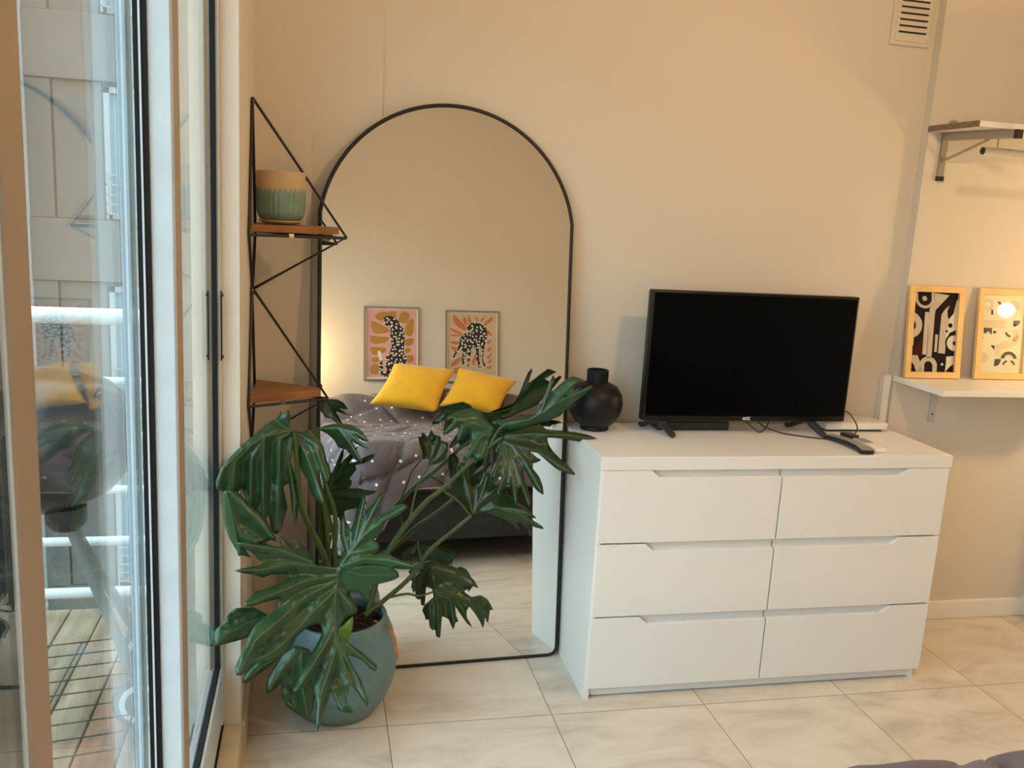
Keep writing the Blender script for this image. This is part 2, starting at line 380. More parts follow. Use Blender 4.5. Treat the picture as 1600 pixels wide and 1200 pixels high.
# ------------------------------------------------------------------ ROOM
CZ = 3.06; YW = .47; YR = -3.50; XR = 2.34; XS = 2.0; XL = -1.03; YC = -.15; SILL = .09
struct('floor', box(-1.25, XR + .1, YR - .1, YW + .15, -.12, 0), M_TILE, 'pale beige square tiled floor with thin grout lines', 'floor')
struct('ceiling', box(-1.3, XR + .1, YR - .1, YW + .15, CZ, CZ + .1), M_CEIL, 'plain off white ceiling of the room', 'ceiling')
struct('wall_back', box(-1.3, XR + .1, YW, YW + .15, -.12, CZ), M_WALL, 'cream wall behind the mirror and the dresser', 'wall')
struct('wall_front', box(-1.3, XR + .1, YR - .1, YR, -.12, CZ), M_WALL, 'cream wall behind the bed seen in the mirror', 'wall')
struct('wall_right', box(XR, XR + .1, YR, YW, 0, CZ), M_WALL, 'cream side wall to the right beyond the shelves', 'wall')
bm = box(-1.20, XL, YC, YW, -.09, CZ)
add_box(bm, -1.20, XL, -3.10, YC, 2.38, CZ); add_box(bm, -1.20, XL, YR, -3.10, 0, CZ)
struct('wall_left', bm, M_WALL, 'cream wall around the sliding balcony door', 'wall')
struct('trim_1', box(1.262, XS + .02, .43, YW + .02, 0, CZ), M_WALL, 'shallow cream wall section stepping forward right of the television', 'wall')
bm = box(XL, -.862, .432, YW + .02, 0, CZ); add_box(bm, -.862, -.65, .457, YW + .02, 0, CZ)
struct('trim_2', bm, M_WALL, 'narrow cream pilaster in the corner left of the mirror', 'wall')
struct('trim_3', box(-1.078, XL + .004, -3.10, YC, 0, SILL, .003), M_MARBLE, 'raised beige marble sill below the sliding door', 'sill')
struct('trim_4', box(-1.20, -1.078, -3.10, YC, -.09, SILL - .01), M_MARBLE, 'outer marble threshold under the balcony door tracks', 'sill')
struct('baseboard_left', box(XL - .004, XL + .010, YC, .432, 0, .085, .002), M_MARBLE, 'beige marble skirting on the wall stub beside the plant', 'baseboard')
struct('baseboard_right', box(1.262, XS, .416, .432, 0, .075, .003), M_WHITE, 'cream baseboard below the shelf right of the dresser', 'baseboard')
struct('trim_5', box(XS - .002, XS + .022, .29, .432, 0, 2.1, .003), M_WHITE, 'cream vertical trim at the right end of the shelf wall', 'trim')

# ------------------------------------------------------------------ SLIDING DOOR
door = thing('door_1', 'white aluminium sliding glass door to the balcony', 'door', (-1.09, -1.5, SILL)); door['kind'] = 'structure'
ZB, ZT = SILL + .01, 2.36
def dpart(name, x0, x1, y0, y1, z0, z1, m=M_ALU, bev=.002, parent=door): return obj(name, box(x0, x1, y0, y1, z0, z1, bev), m, parent)
# far leaf (inner track)
dpart('bottom_rail', -1.112, -1.078, -.86, -.17, ZB + .005, .272)
dpart('rail_lip', -1.081, -1.074, -.86, -.172, .268, .276)
dpart('end_stile', -1.112, -1.0745, -.170, YC - .001, ZB, ZT)
dpart('meeting_stile', -1.1055, -1.0705, -.925, -.860, ZB, ZT)
dpart('inner_face', -1.0708, -1.0675, -.925, -.860, ZB, ZT, M_BROWNF, 0)
dpart('brush_seal', -1.1245, -1.1055, -.930, -.905, ZB, ZT, M_GASKET, 0)
dpart('seal_edge', -1.1165, -1.1135, -.9325, -.930, ZB, ZT, M_ALU, 0)
dpart('gasket', -1.106, -1.081, -.183, -.1705, .272, ZT - .07, M_GASKET, 0)
dpart('gasket', -1.096, -1.082, -.860, -.183, .272, .286, M_GASKET, 0)
dpart('glass_pane', -1.0925, -1.0870, -.860, -.183, .286, ZT - .08, M_GLASS, 0)
dpart('top_rail', -1.112, -1.078, -.86, -.17, ZT - .08, ZT)
# middle leaf (outer track)
dpart('outer_stile', -1.150, -1.135, -.93, -.88, ZB, ZT)
dpart('glass_pane', -1.1335, -1.128, -1.592, -.885, .28, ZT - .08, M_GLASS, 0)
dpart('bottom_rail', -1.150, -1.1195, -1.60, -.90, ZB, .272)
dpart('top_rail', -1.150, -1.1195, -1.60, -.90, ZT - .08, ZT)
dpart('near_stile', -1.135, -1.100, -1.655, -1.590, ZB, ZT)
dpart('inner_face', -1.1003, -1.097, -1.653, -1.592, ZB, ZT, M_BROWNF, 0)
dpart('gasket', -1.13, -1.104, -1.669, -1.656, ZB, ZT, M_GASKET, 0)
dpart('glass_pane', -1.104, -1.098, -3.05, -1.67, .286, ZT - .08, M_GLASS, 0)
dpart('bottom_rail', -1.112, -1.078, -3.09, -1.672, ZB, .272)
dpart('top_rail', -1.112, -1.078, -3.09, -1.672, ZT - .08, ZT)
dpart('jamb', -1.15, -1.076, -3.10, -3.05, ZB, ZT)
dpart('track', -1.155, -1.074, -3.09, YC, SILL - .012, ZB, M_GASKET)
dpart('head_frame', -1.155, -1.074, -3.09, YC, ZT, ZT + .02)
h = obj('door_handle', add_tube(add_tube(tube([(-1.0715, -.174, 1.105), (-1.0715, -.174, 1.278)], .0022), [(-1.073, -.174, 1.115), (-1.066, -.174, 1.115)], .0035), [(-1.073, -.174, 1.268), (-1.066, -.174, 1.268)], .0035), M_BLACK, door, smooth=True)

# ------------------------------------------------------------------ BALCONY
bm = bm_new(); dz = -.085; ca = bm.loops.layers.float_color.new('plank')
x = -3.2; i = 0
tints = [(1.0, .95, .85), (1.05, 1.0, .92), (.92, .9, .82), (1.08, 1.0, .9), (.98, .68, .56), (1.0, .95, .82)]
while x < -1.25:
    n0 = len(bm.faces)
    add_box(bm, x, x + .115, -3.1, 1.0, dz - .03, dz, .003, 1)
    bm.faces.ensure_lookup_table(); t = tints[(i + 2) % 6]
    for f in bm.faces[n0:]:
        for lp in f.loops: lp[ca] = (*t, 1)
    x += .1215; i += 1
dk = struct('floor_balcony', bm, M_DECK, 'weathered timber plank deck of the balcony', 'deck')
struct('floor_balcony_slab', box(-3.25, -1.20, -3.15, 1.02, -.30, dz - .032), M_CONC, 'grey slab carrying the balcony deck', 'slab')
railing = thing('balcony_railing', 'white tubular railing closing the far end of the balcony deck', 'railing', (-2.0, .97, dz))
for z, r in ((1.052, .030), (.817, .014), (.61, .014), (.402, .016), (.20, .017), (-.006, .020)):
    obj('rail', tube([(-3.2, .97, z), (-1.29, .97, z)], r, 16), M_RAIL, railing, smooth=True)
obj('post', tube([(-3.15, .97, dz), (-3.15, .97, 1.05)], .022, 14), M_RAIL, railing, smooth=True)
# kettle barbecue
KX, KY, KZ, KR = -1.590, .20, .805, .252
bbq = thing('kettle_barbecue', 'black kettle barbecue on wheeled grey tube legs on the balcony', 'barbecue', (KX, KY, dz))
prof = [(0, -.205), (.06, -.203), (.12, -.185), (.18, -.145), (.225, -.09), (.248, -.03), (.252, .0)]
obj('bowl', lathe([(0, -.200), (.06, -.198), (.118, -.18), (.176, -.141), (.22, -.087), (.243, -.03), (.246, .0), (.252, 0)] [::-1] + prof[1:] if False else prof + [(.246, .0), (.243, -.03), (.22, -.085), (.175, -.14), (.118, -.178), (.0, -.195)], 56, c=(KX, KY, KZ)), M_BBQ, bbq, smooth='all')
obj('lid', lathe([(.256, -.008), (.256, .012), (.250, .05), (.225, .11), (.18, .155), (.12, .185), (.06, .198), (0, .20), (0, .194), (.12, .18), (.22, .105), (.248, .0), (.25, -.008)], 56, c=(KX, KY, KZ)), M_BBQ, bbq, smooth='all')
HUB = Vector((-1.525, KY - .06, KZ - .215))
obj('hub', lathe([(0, -.03), (.04, -.03), (.055, -.01), (.055, .035), (0, .04)], 24, c=HUB), M_DARKPL, bbq, smooth=True)
W1 = Vector((-1.338, .17, dz + .088)); W2 = Vector((-1.38, .47, dz + .088))
for A, B in ((HUB, W1), (HUB + Vector((-.02, .05, 0)), W2), (HUB + Vector((-.10, .02, .01)), Vector((-1.90, .30, dz + .01)))):
    obj('leg', tube([A, B], .0155, 14), M_BBQLEG, bbq, smooth=True)
def wheel(c):
    R = Matrix.Translation(c) @ Matrix.Rotation(PI / 2, 4, 'X')
    wl = obj('wheel', lathe([(.025, -.018), (.074, -.018), (.085, -.012), (.087, 0), (.085, .012), (.074, .018), (.025, .018), (.025, -.018)], 48), M_RUBBER, bbq, smooth=True, M=R)
    obj('wheel_ring', lathe([(.046, .0182), (.062, .0182), (.062, .021), (.046, .021), (.046, .0182)], 48), M_WHEELW, wl, M=R)
    obj('wheel_cap', lathe([(0, .024), (.02, .022), (.026, .017), (.026, -.018), (0, -.022)], 24), M_RUBBER, wl, smooth=True, M=R)
wheel(W1 + Vector((0, -.02, 0))); wheel(W2)
obj('axle', tube([W1, W2], .005), M_BBQLEG, bbq)
bm = bm_new(); ang = .16
for k in range(9):
    c = Vector((-1.62, -.13 + k * .085, dz + .085)); d = Vector((math.cos(ang), math.sin(ang), 0)) * .27
    add_tube(bm, [c - d, c + d], .0022, 6)
c = Vector((-1.62, -.13, dz + .083)); e = Vector((.0, .68, 0))
for s in (-.27, 0.02, .27):
    o_ = Vector((math.cos(ang), math.sin(ang), 0)) * s; add_tube(bm, [c + o_, c + o_ + e], .0028, 6)
obj('wire_rack', bm, M_RACK, bbq)

# neighbouring building
bld = thing('apartment_building', 'grey panelled apartment block facing the balcony', 'building', (-3.6, 10, -9))
BY = 10.0; F = 2.47
bm = box(-4.33, .5, BY, BY + 3, -9, 12)
obj('wall', bm, M_CONC, bld)
obj('side_wall', box(-8.0, -4.334, BY - .55, BY + 2.5, -9, 12), M_CONC2, bld)
for k in range(-3, 4):
    z = 2.76 + (k) * F            # underside of a floor band
    obj('floor_band', box(-4.335, .5, BY - .10, BY + .01, z, z + .78, .01), M_CONC, bld)
    obj('panel', box(-4.332, -4.05, BY - .07, BY + .01, z - F + .785, z - .008, .006), M_CONC, bld)
    obj('panel', box(-4.030, -3.47, BY - .035, BY + .01, z - F + .785, z - .008, .006), M_CONC, bld)
    obj('joint', box(-8.0, -4.36, BY - .554, BY - .54, z - .08, z - .05), M_HOLE, bld)
    obj('joint', box(-8.0, -4.36, BY - .554, BY - .54, z - .08 - F * .5, z - .065 - F * .5), M_CONC, bld)
    wz0, wz1 = z - F + .80, z - .06
    wf = bm_new()
    for (a, b_, c_, d_) in ((-3.44, -2.1, wz1 - .07, wz1), (-3.44, -2.1, wz0, wz0 + .07), (-3.44, -3.37, wz0, wz1), (-2.75, -2.66, wz0, wz1), (-2.17, -2.1, wz0, wz1)):
        add_box(wf, a, b_, BY - .08, BY + .0, c_, d_)
    f_ = obj('window', wf, M_BWFR, bld)
    obj('pane', box(-3.37, -2.17, BY - .03, BY - .01, wz0 + .07, wz1 - .07), M_BWIN, f_)
    rb = bm_new()
    for q in range(5): add_box(rb, -3.42, -2.12, BY - .16, BY - .14, wz0 + .06 + q * .12, wz0 + .075 + q * .12)
    add_box(rb, -3.42, -3.40, BY - .16, BY - .14, wz0, wz0 + .6)
    obj('window_rail', rb, M_BWFR, f_)

# ------------------------------------------------------------------ DRESSER
DR = thing('dresser', 'wide white six drawer dresser below the television', 'dresser', (.6, .21, 0))
W, D, H = 1.205, .432, .80
obj('top', box(-.002, W + .004, -.002, D, H - .042, H, .002), M_WHITE, DR)
obj('side_panel', box(0, .018, 0.004, D - .004, 0, H - .043, .001), M_WHITE, DR)
obj('side_panel', box(W - .030, W - .012, 0.016, D - .004, 0, H - .043, .001), M_WHITE, DR)
obj('back_panel', box(.018, W - .030, D - .014, D - .006, .02, H - .043), M_WHITE, DR)
obj('plinth', box(.018, W - .030, .022, .036, .004, .05), M_WHITE, DR)
obj('divider', box(W / 2 - .006, W / 2 + .006, .028, D - .02, .05, H - .043), M_RECESS, DR)
rows = [(.757, .525), (.519, .282), (.276, .038)]
for zt, zb in rows:
    for s in (0, 1):
        x0, x1 = (.006, W / 2 - .0025) if s == 0 else (W / 2 + .0025, W - .002)
        dp, sl = .024, .028
        if s == 0: poly = [(x0, zb), (x1, zb), (x1, zt - dp), (x0 + .158 + sl, zt - dp), (x0 + .158, zt), (x0, zt)]
        else: poly = [(x0, zb), (x1, zb), (x1, zt), (x1 - .148, zt), (x1 - .148 - sl, zt - dp), (x0, zt - dp)]
        dr = obj('drawer', prism(poly, 0, .018), M_WHITE, DR, bevel=.0012)
        gx0, gx1 = (x0 + .15, x1) if s == 0 else (x0, x1 - .14)
        obj('drawer_box', box(x0 + .016 if s == 0 else x0 + .006, x1 - .006 if s == 0 else x1 - .032, .0195, D - .04, zb + .01, zt - .03), M_RECESS, dr)
        obj('finger_recess', box(gx0, gx1, .0185, .024, zt - .05, zt + .001), M_RECESS, dr)

# ------------------------------------------------------------------ TV
TV = thing('television', 'flat black television standing on the white dresser', 'television', (.6, .29, H))
x0, x1, z0, z1 = .222, .974, .845, 1.283
obj('bezel', add_box(box(x0, x1, .272, .312, z0, z1, .006, 3), x0 + .12, x1 - .12, .305, .352, z0 + .02, z1 - .16, .02), M_BEZEL, TV, smooth=True)
obj('screen', box(x0 + .009, x1 - .009, .2695, .2725, z0 + .019, z1 - .009, .001), M_SCREEN, TV)
def letters(cx, z, h, y):
    bm = bm_new(); t = .0016; w_ = h * .85
    def st(a, b_): add_tube(bm, [(cx + a[0] * h, y, z + a[1] * h), (cx + b_[0] * h, y, z + b_[1] * h)], t, 5)
    st((-1.6, 0), (-1.15, 1)); st((-1.15, 1), (-.8, 0)); st((-1.4, .35), (-.95, .35))
    o_ = [(cx + (-.05 + .45 * math.cos(a)) * h, y, z + (.5 + .5 * math.sin(a)) * h) for a in [k * PI / 8 for k in range(16)]]
    add_tube(bm, o_, t, 5, closed=True)
    c_ = [(cx + (1.05 + .45 * math.cos(a)) * h, y, z + (.5 + .5 * math.sin(a)) * h) for a in [PI * .3 + k * PI * 1.4 / 12 for k in range(13)]]
    add_tube(bm, c_, t, 5); return bm
obj('logo', letters(.600, z0 + .006, .0095, .2712), M_LOGO, TV)
for fx in (.290, .845):
    bm = bm_new()
    sx = 1 if fx < .5 else 1
    add_tube(bm, smooth_pts([(fx + .0, .300, z0 + .004), (fx + .012, .275, z0 - .012), (fx + .022, .232, H + .013), (fx + .026, .215, H + .010)], 4), [.012, .0125, .013, .0135, .014, .0135, .013, .0125, .011, .010, .009, .0085, .006], 8)
    add_tube(bm, smooth_pts([(fx + .0, .300, z0 + .004), (fx - .012, .33, z0 - .014), (fx - .028, .365, H + .011), (fx - .032, .38, H + .010)], 4), .009, 8)
    obj('stand_foot', bm, M_DARKPL, TV, smooth=True)
tag(obj('set_top_box', box(.30, .565, .325, .425, H + .0005, H + .030, .003), M_DARKPL), 'slim black receiver box lying under the television', 'receiver')

# cables
def cable(name, pts, label, r=.0022, m=M_DARKPL):
    tag(obj(name, tube(smooth_pts(pts, 8), r, 7), m, smooth=True), label, 'cable')
cable('power_cable', [(.66, .325, .8435), (.69, .315, .818), (.74, .275, H + .004), (.82, .215, H + .004), (.885, .195, H + .004), (.96, .215, H + .004), (1.01, .245, .828), (1.0, .29, .872), (.965, .318, .885)], 'thin black cable looping out past the right foot of the television')
cable('signal_cable', [(.60, .34, .86), (.625, .30, .83), (.66, .285, H + .005), (.70, .31, .822), (.72, .335, .858)], 'thin black cable sagging under the middle of the television')

# white router box, remote, etc
rt = thing('set_box', 'flat white plastic box on the dresser behind the television foot', 'router', (1.03, .35, H)); rt.name = 'router'
obj('case', box(.925, 1.172, .302, .428, H + .008, H + .034, .006, 3), M_PLASTIC, rt, smooth=True)
obj('foot_strip', box(.94, 1.155, .315, .42, H + .0005, H + .0085), M_HOLE, rt)
rm = thing('remote_control', 'curved dark remote control with silver face at the dresser edge', 'remote', (.93, .11, H))
def slab(pl, w_, t0, bm=None):
    """strip following points pl, width w_, thickness t0"""
    bm = bm or bm_new(); R = []
    for i, p in enumerate(pl):
        d = (Vector(pl[min(i + 1, len(pl) - 1)]) - Vector(pl[max(i - 1, 0)])); s = Vector((d.y, -d.x, 0)).normalized() * w_ / 2
        p = Vector(p); R.append([bm.verts.new(p - s), bm.verts.new(p + s), bm.verts.new(p + s + Vector((0, 0, t0))), bm.verts.new(p - s + Vector((0, 0, t0)))])
    for a, b_ in zip(R, R[1:]):
        for k in range(4): bm.faces.new((a[k], a[(k + 1) % 4], b_[(k + 1) % 4], b_[k]))
    bm.faces.new(R[0][::-1]); bm.faces.new(R[-1]); return bm
RP = [(.912, .222, H + .002), (.915, .17, H + .004), (.910, .11, H + .006), (.895, .055, H + .005), (.878, .012, H + .002)]
RP = [(.885, .215, H + .002), (.897, .16, H + .005), (.905, .11, H + .006), (.905, .055, H + .005), (.897, .010, H + .002)]
obj('body', slab(RP, .046, .013), M_DARKPL, rm, bevel=.003)
obj('face', slab([(a, b_, c_ + .0132) for a, b_, c_ in RP], .036, .0012), M_REMOTE, rm)
r2 = thing('remote_control', 'small white remote control lying beside the dark one', 'remote', (.965, .10, H))
obj('body', box(.940, .982, .03, .165, H + .001, H + .016, .004), M_PLASTIC, r2, smooth=True)
obj('keypad', box(.945, .977, .10, .155, H + .0162, H + .0175), M_REMOTE, r2)
tag(obj('phone_charger', box(.93, .975, .175, .225, H + .001, H + .022, .004), M_DARKPL, smooth=True), 'small black adapter block beside the remote controls', 'adapter')

# ------------------------------------------------------------------ VASE
vs = thing('vase', 'round matte black vase with short cylinder neck on the dresser', 'vase', (.080, .345, H))
obj('body', lathe([(0, 0.001), (.047, .001), (.049, .008), (.047, .013), (.07, .030), (.086, .060), (.091, .092), (.086, .122), (.068, .148), (.045, .160), (.036, .162), (.036, .168), (.0365, .203), (.033, .204), (.0325, .166), (.06, .145), (.078, .12), (.082, .09), (.0, .02)], 64, c=(.080, .345, H)), M_VASE, vs, smooth=True)

# ------------------------------------------------------------------ MIRROR
th, ph = .0955, .050
MO = Vector((-.42, .278, .004))
ax = Vector((math.cos(ph), math.sin(ph), 0)); nn = Vector((math.sin(ph) * math.cos(th), -math.cos(ph) * math.cos(th), math.sin(th)))
up = ax.cross(nn) * -1
if up.z < 0: up = -up
def mpt(s, t, n=0): return MO + ax * s + up * t + nn * n
hw, zs, rise = .408, 1.475, .350
R = (hw * hw + rise * rise) / (2 * rise); cz = zs + rise - R; a0 = math.atan2(zs - cz, hw)
outl = [(hw - .03 + .03 * math.sin(a), .03 - .03 * math.cos(a)) for a in [0, .4, .8, 1.2, PI / 2]]
outl += [(R * math.cos(a), cz + R * math.sin(a)) for a in [a0 + (PI - 2 * a0) * k / 64 for k in range(65)]]
outl += [(-hw + .03 - .03 * math.sin(a), .03 - .03 * math.cos(a)) for a in [PI / 2, 1.2, .8, .4, 0]]
mr = thing('arched_mirror', 'tall arched floor mirror with thin black frame leaning on the wall', 'mirror', tuple(MO))
obj('frame', tube([mpt(s, t, .004) for s, t in outl], .0065, 10, closed=True), M_BLACK, mr, smooth=True)
bm = bm_new()
A = [bm.verts.new(mpt(s, t, .006)) for s, t in outl]; B = [bm.verts.new(mpt(s, t, .001)) for s, t in outl]
bm.faces.new(A); bm.faces.new(B[::-1])
for i in range(len(A)): j = (i + 1) % len(A); bm.faces.new((A[i], A[j], B[j], B[i]))
obj('glass', bm, M_MIRROR, mr)
bm = bm_new()
A = [bm.verts.new(mpt(s * .99, t * .996 + .004, .0005)) for s, t in outl]; B = [bm.verts.new(mpt(s * .99, t * .996 + .004, -.008)) for s, t in outl]
bm.faces.new(A); bm.faces.new(B[::-1])
for i in range(len(A)): j = (i + 1) % len(A); bm.faces.new((A[i], A[j], B[j], B[i]))
obj('backing', bm, M_BLACK, mr)

# ------------------------------------------------------------------ TRIANGLE SHELVES
def tri_shelf(label, zt, zb, zboard, yc, hy, xf, zf, yf):
    t = thing('triangle_shelf', label, 'shelf', (XL, yc, zboard), 'wire and wood triangle shelves on the wall stub')
    T_ = Vector((XL + .006, yc, zt)); B_ = Vector((XL + .006, yc, zb))
    K1 = Vector((XL + .006, yc - hy, zboard - .012)); K2 = Vector((XL + .006, yc + hy, zboard - .012)); Fp = Vector((xf, yf, zf))
    r = .0042
    wf = obj('wire_frame', add_tube(add_tube(add_tube(add_tube(tube([T_, Fp, B_], r, 8), [T_, K1, B_], r, 8), [T_, K2, B_], r, 8), [K1, Fp + Vector((0, 0, -.002))], r, 8), [K2, Fp + Vector((0, 0, -.002))], r, 8), M_BLACK, t, smooth=True)
    bm = bm_new(); zz0, zz1 = zboard - .004, zboard + .016
    P = [(XL + .012, yc - hy + .006), (xf - .022, yf - .018), (xf - .022, yf + .018), (XL + .012, yc + hy - .006)]
    dzf = zf - (zboard - .012)
    lo = [bm.verts.new((x, y, zz0 + (dzf if x > XL + .05 else 0))) for x, y in P]; hi = [bm.verts.new((x, y, zz1 + (dzf if x > XL + .05 else 0))) for x, y in P]
    bm.faces.new(lo[::-1]); bm.faces.new(hi)
    for i in range(4): j = (i + 1) % 4; bm.faces.new((lo[i], lo[j], hi[j], hi[i]))
    obj('board', bm, M_WOOD, t, bevel=.0015)
    for p in (T_, B_): obj('screw', tube([p + Vector((-.005, 0, -.01)), p + Vector((.005, 0, -.01))], .006, 8), M_STEEL, t)
    for f in (.42,): 
        p = K1.lerp(Fp, f); obj('clip', box(p.x - .007, p.x + .007, p.y - .006, p.y + .003, p.z - .004, p.z + .006), M_STEEL, t)
    return t

tri_shelf('upper wood and black wire triangle shelf holding a planter', 1.778, 1.245, 1.418, .225, .13, -.760, 1.406, .20)
tri_shelf('lower empty wood and black wire triangle shelf above the plant', 1.253, .798, .943, .20, .13, -.806, .934, .18)
pl = thing('planter', 'small ribbed sage green planter with tan rim on the upper triangle shelf', 'planter', (-.945, .225, 1.436))
PC = (-.945, .225, 1.436)
bm = bm_new(); n = 120; rings = []
for r, z, rib in [(0, .008, 0), (.050, .008, 0), (.060, .016, 1), (.0655, .03, 1), (.068, .05, 1), (.068, .09, 1), (.0685, .108, 1), (.0685, .110, 0)]:
    rings.append([bm.verts.new((PC[0] + (r + rib * .0012 * (abs(math.sin(k * PI / 4)) * 2 - 1)) * math.cos(2 * PI * k / n), PC[1] + (r + rib * .0012 * (abs(math.sin(k * PI / 4)) * 2 - 1)) * math.sin(2 * PI * k / n), PC[2] + z)) for k in range(n)])
for a, b_ in zip(rings[1:], rings[2:]):
    for k in range(n): bm.faces.new((a[k], a[(k + 1) % n], b_[(k + 1) % n], b_[k]))
bm.faces.new(rings[1][::-1])
for v in rings[0]: bm.verts.remove(v)
obj('body', bm, M_TEALPOT, pl, smooth='all')
obj('rim_band', lathe([(.0706, .107), (.0706, .14), (.069, .146), (.064, .146), (.063, .09), (.0, .088), (0, .08), (.066, .08), (.0706, .107)], 64, c=PC), M_TANGLAZE, pl, smooth=True)
obj('saucer', lathe([(0, .001), (.050, .001), (.062, .007), (.063, .010), (.055, .0075), (0, .0075)], 48, c=PC), M_TERRA, pl, smooth=True)

# ------------------------------------------------------------------ RIGHT HAND SHELVES
sh = thing('wall_shelf', 'white wall shelf carrying the two framed prints', 'shelf', (1.6, .43, .965))
obj('board', box(1.256, XS - .004, .150, .429, .965, .985, .0015), M_WHITE, sh)
for bx in (1.440, 1.880):
    br = obj('bracket', add_box(box(bx - .013, bx + .013, .4255, .429, .808, .965, .001), bx - .013, bx + .013, .22, .429, .9615, .965), M_BRACKETG, sh)
    for sz in (.84, .925): obj('screw', tube([(bx + .002, .426, sz), (bx + .002, .4235, sz)], .0035, 10), M_HOLE, br)
tag(obj('cable_duct', box(1.228, 1.258, .438, .468, .80, .985, .002), M_PLASTIC), 'white upright cable duct between the dresser and the wall shelf', 'duct')

ut = thing('clothes_rail_bracket', 'steel bracket with short laminate strip high on the right wall', 'bracket', (1.33, .43, 1.75))
obj('wall_arm', box(1.315, 1.339, .420, .4295, 1.70, 1.862, .001), M_STEEL, ut)
obj('end_cap', box(1.313, 1.341, .418, .4295, 1.695, 1.712, .001), M_DARKPL, ut)
y_e = .20
def ybar(p, q, w_, h_, bm=None):
    bm = bm or bm_new(); p = Vector(p); q = Vector(q); d = (q - p); s = Vector((d.y, -d.x, 0)).normalized() * w_ / 2; u_ = Vector((0, 0, h_ / 2))
    A = [bm.verts.new(p + a * s + b_ * u_) for a, b_ in ((-1, -1), (1, -1), (1, 1), (-1, 1))]; B = [bm.verts.new(q + a * s + b_ * u_) for a, b_ in ((-1, -1), (1, -1), (1, 1), (-1, 1))]
    bm.faces.new(A[::-1]); bm.faces.new(B)
    for k in range(4): bm.faces.new((A[k], A[(k + 1) % 4], B[(k + 1) % 4], B[k]))
    return bm
obj('shelf_arm', ybar((1.327, .425, 1.848), (1.395, .165, 1.846), .022, .026), M_STEEL, ut)
obj('brace', ybar((1.327, .418, 1.765), (1.372, .255, 1.834), .008, .008), M_STEEL, ut)
obj('arm_cap', ybar((1.395, .165, 1.846), (1.398, .150, 1.846), .024, .029), M_DARKPL, ut)
us = thing('laminate_shelf', 'white laminate shelf with brown cut edge high on the right wall', 'shelf', (1.6, .43, 1.872))
obj('board', prism([(1.26, 1.862), (XS - .004, 1.862), (XS - .004, 1.880), (1.26, 1.880)], .175, .4295), M_WHITE, us)
obj('raw_edge', box(1.2565, 1.2598, .175, .429, 1.861, 1.881), mat('chipboard', (.22, .16, .10), .8, noise_s=120, noise_a=.5), us)
tag(obj('wall_plug', tube([(1.345, .43, 1.895), (1.345, .405, 1.895)], .010, 14), M_STEEL, smooth=True), 'small round metal plug above the laminate shelf end', 'plug')
ro = thing('clothes_rail', 'chrome clothes rail hanging under the laminate shelf', 'rail', (1.7, .14, 1.785))
obj('tube', tube([(1.262, .145, 1.783), (XS - .01, .145, 1.783)], .0125, 24), M_CHROME, ro, smooth=True)
obj('tube_end', tube([(1.2605, .145, 1.783), (1.263, .145, 1.783)], .0118, 24), M_HOLE, ro)
obj('hanger', tube([(1.315, .145, 1.792), (1.322, .155, 1.834)], .0028, 8), M_STEEL, ro)
obj('hanger', tube([(1.93, .145, 1.792), (1.93, .180, 1.866)], .0028, 8), M_STEEL, ro)

vt = thing('air_vent', 'square cream louvred air vent high on the wall', 'vent', (1.15, YW, 2.21))
obj('plate', add_box(box(1.085, 1.238, YW - .010, YW, 2.145, 2.33, .003), 1.100, 1.225, YW - .014, YW - .008, 2.158, 2.318, .002), M_VENT, vt)
for k in range(6):
    z = 2.185 + k * .0205
    obj('slat', box(1.108, 1.216, YW - .0155, YW - .013, z, z + .005), M_HOLE, vt)
    obj('louvre', box(1.108, 1.216, YW - .019, YW - .013, z + .0055, z + .012, .001), M_VENT, vt)

# ------------------------------------------------------------------ PRINTS
def blob(pts, n=5):
    P = [Vector((a, b_, 0)) for a, b_ in pts]; m = len(P); out = []
    for i in range(m):
        a, b_, c, d = P[i - 1], P[i], P[(i + 1) % m], P[(i + 2) % m]
        for k in range(n):
            t = k / n; v = .5 * ((2 * b_) + (c - a) * t + (2 * a - 5 * b_ + 4 * c - d) * t * t + (3 * b_ - a - 3 * c + d) * t ** 3); out.append((v.x, v.y))
    return out
def circ(cx, cy, r, n=32, a0=0, a1=2 * PI): return [(cx + r * math.cos(a0 + (a1 - a0) * k / (n - (0 if a1 - a0 >= 6.28 else 1))), cy + r * math.sin(a0 + (a1 - a0) * k / (n - (0 if a1 - a0 >= 6.28 else 1)))) for k in range(n)]
def arc(cx, cy, r0, r1, a0, a1, n=24):
    return [(cx + r1 * math.cos(a0 + (a1 - a0) * k / n), cy + r1 * math.sin(a0 + (a1 - a0) * k / n)) for k in range(n + 1)] + [(cx + r0 * math.cos(a1 - (a1 - a0) * k / n), cy + r0 * math.sin(a1 - (a1 - a0) * k / n)) for k in range(n + 1)]
def clip(poly, x0, x1, y0, y1):
    for ax_, lim, sg in ((0, x0, 1), (0, x1, -1), (1, y0, 1), (1, y1, -1)):
        out = []
        for i in range(len(poly)):
            p, q = poly[i - 1], poly[i]; ip = (p[ax_] - lim) * sg >= 0; iq = (q[ax_] - lim) * sg >= 0
            if ip != iq:
                t = (lim - p[ax_]) / (q[ax_] - p[ax_]); out.append((p[0] + (q[0] - p[0]) * t, p[1] + (q[1] - p[1]) * t))
            if iq: out.append(q)
        poly = out
        if not poly: return []
    return poly
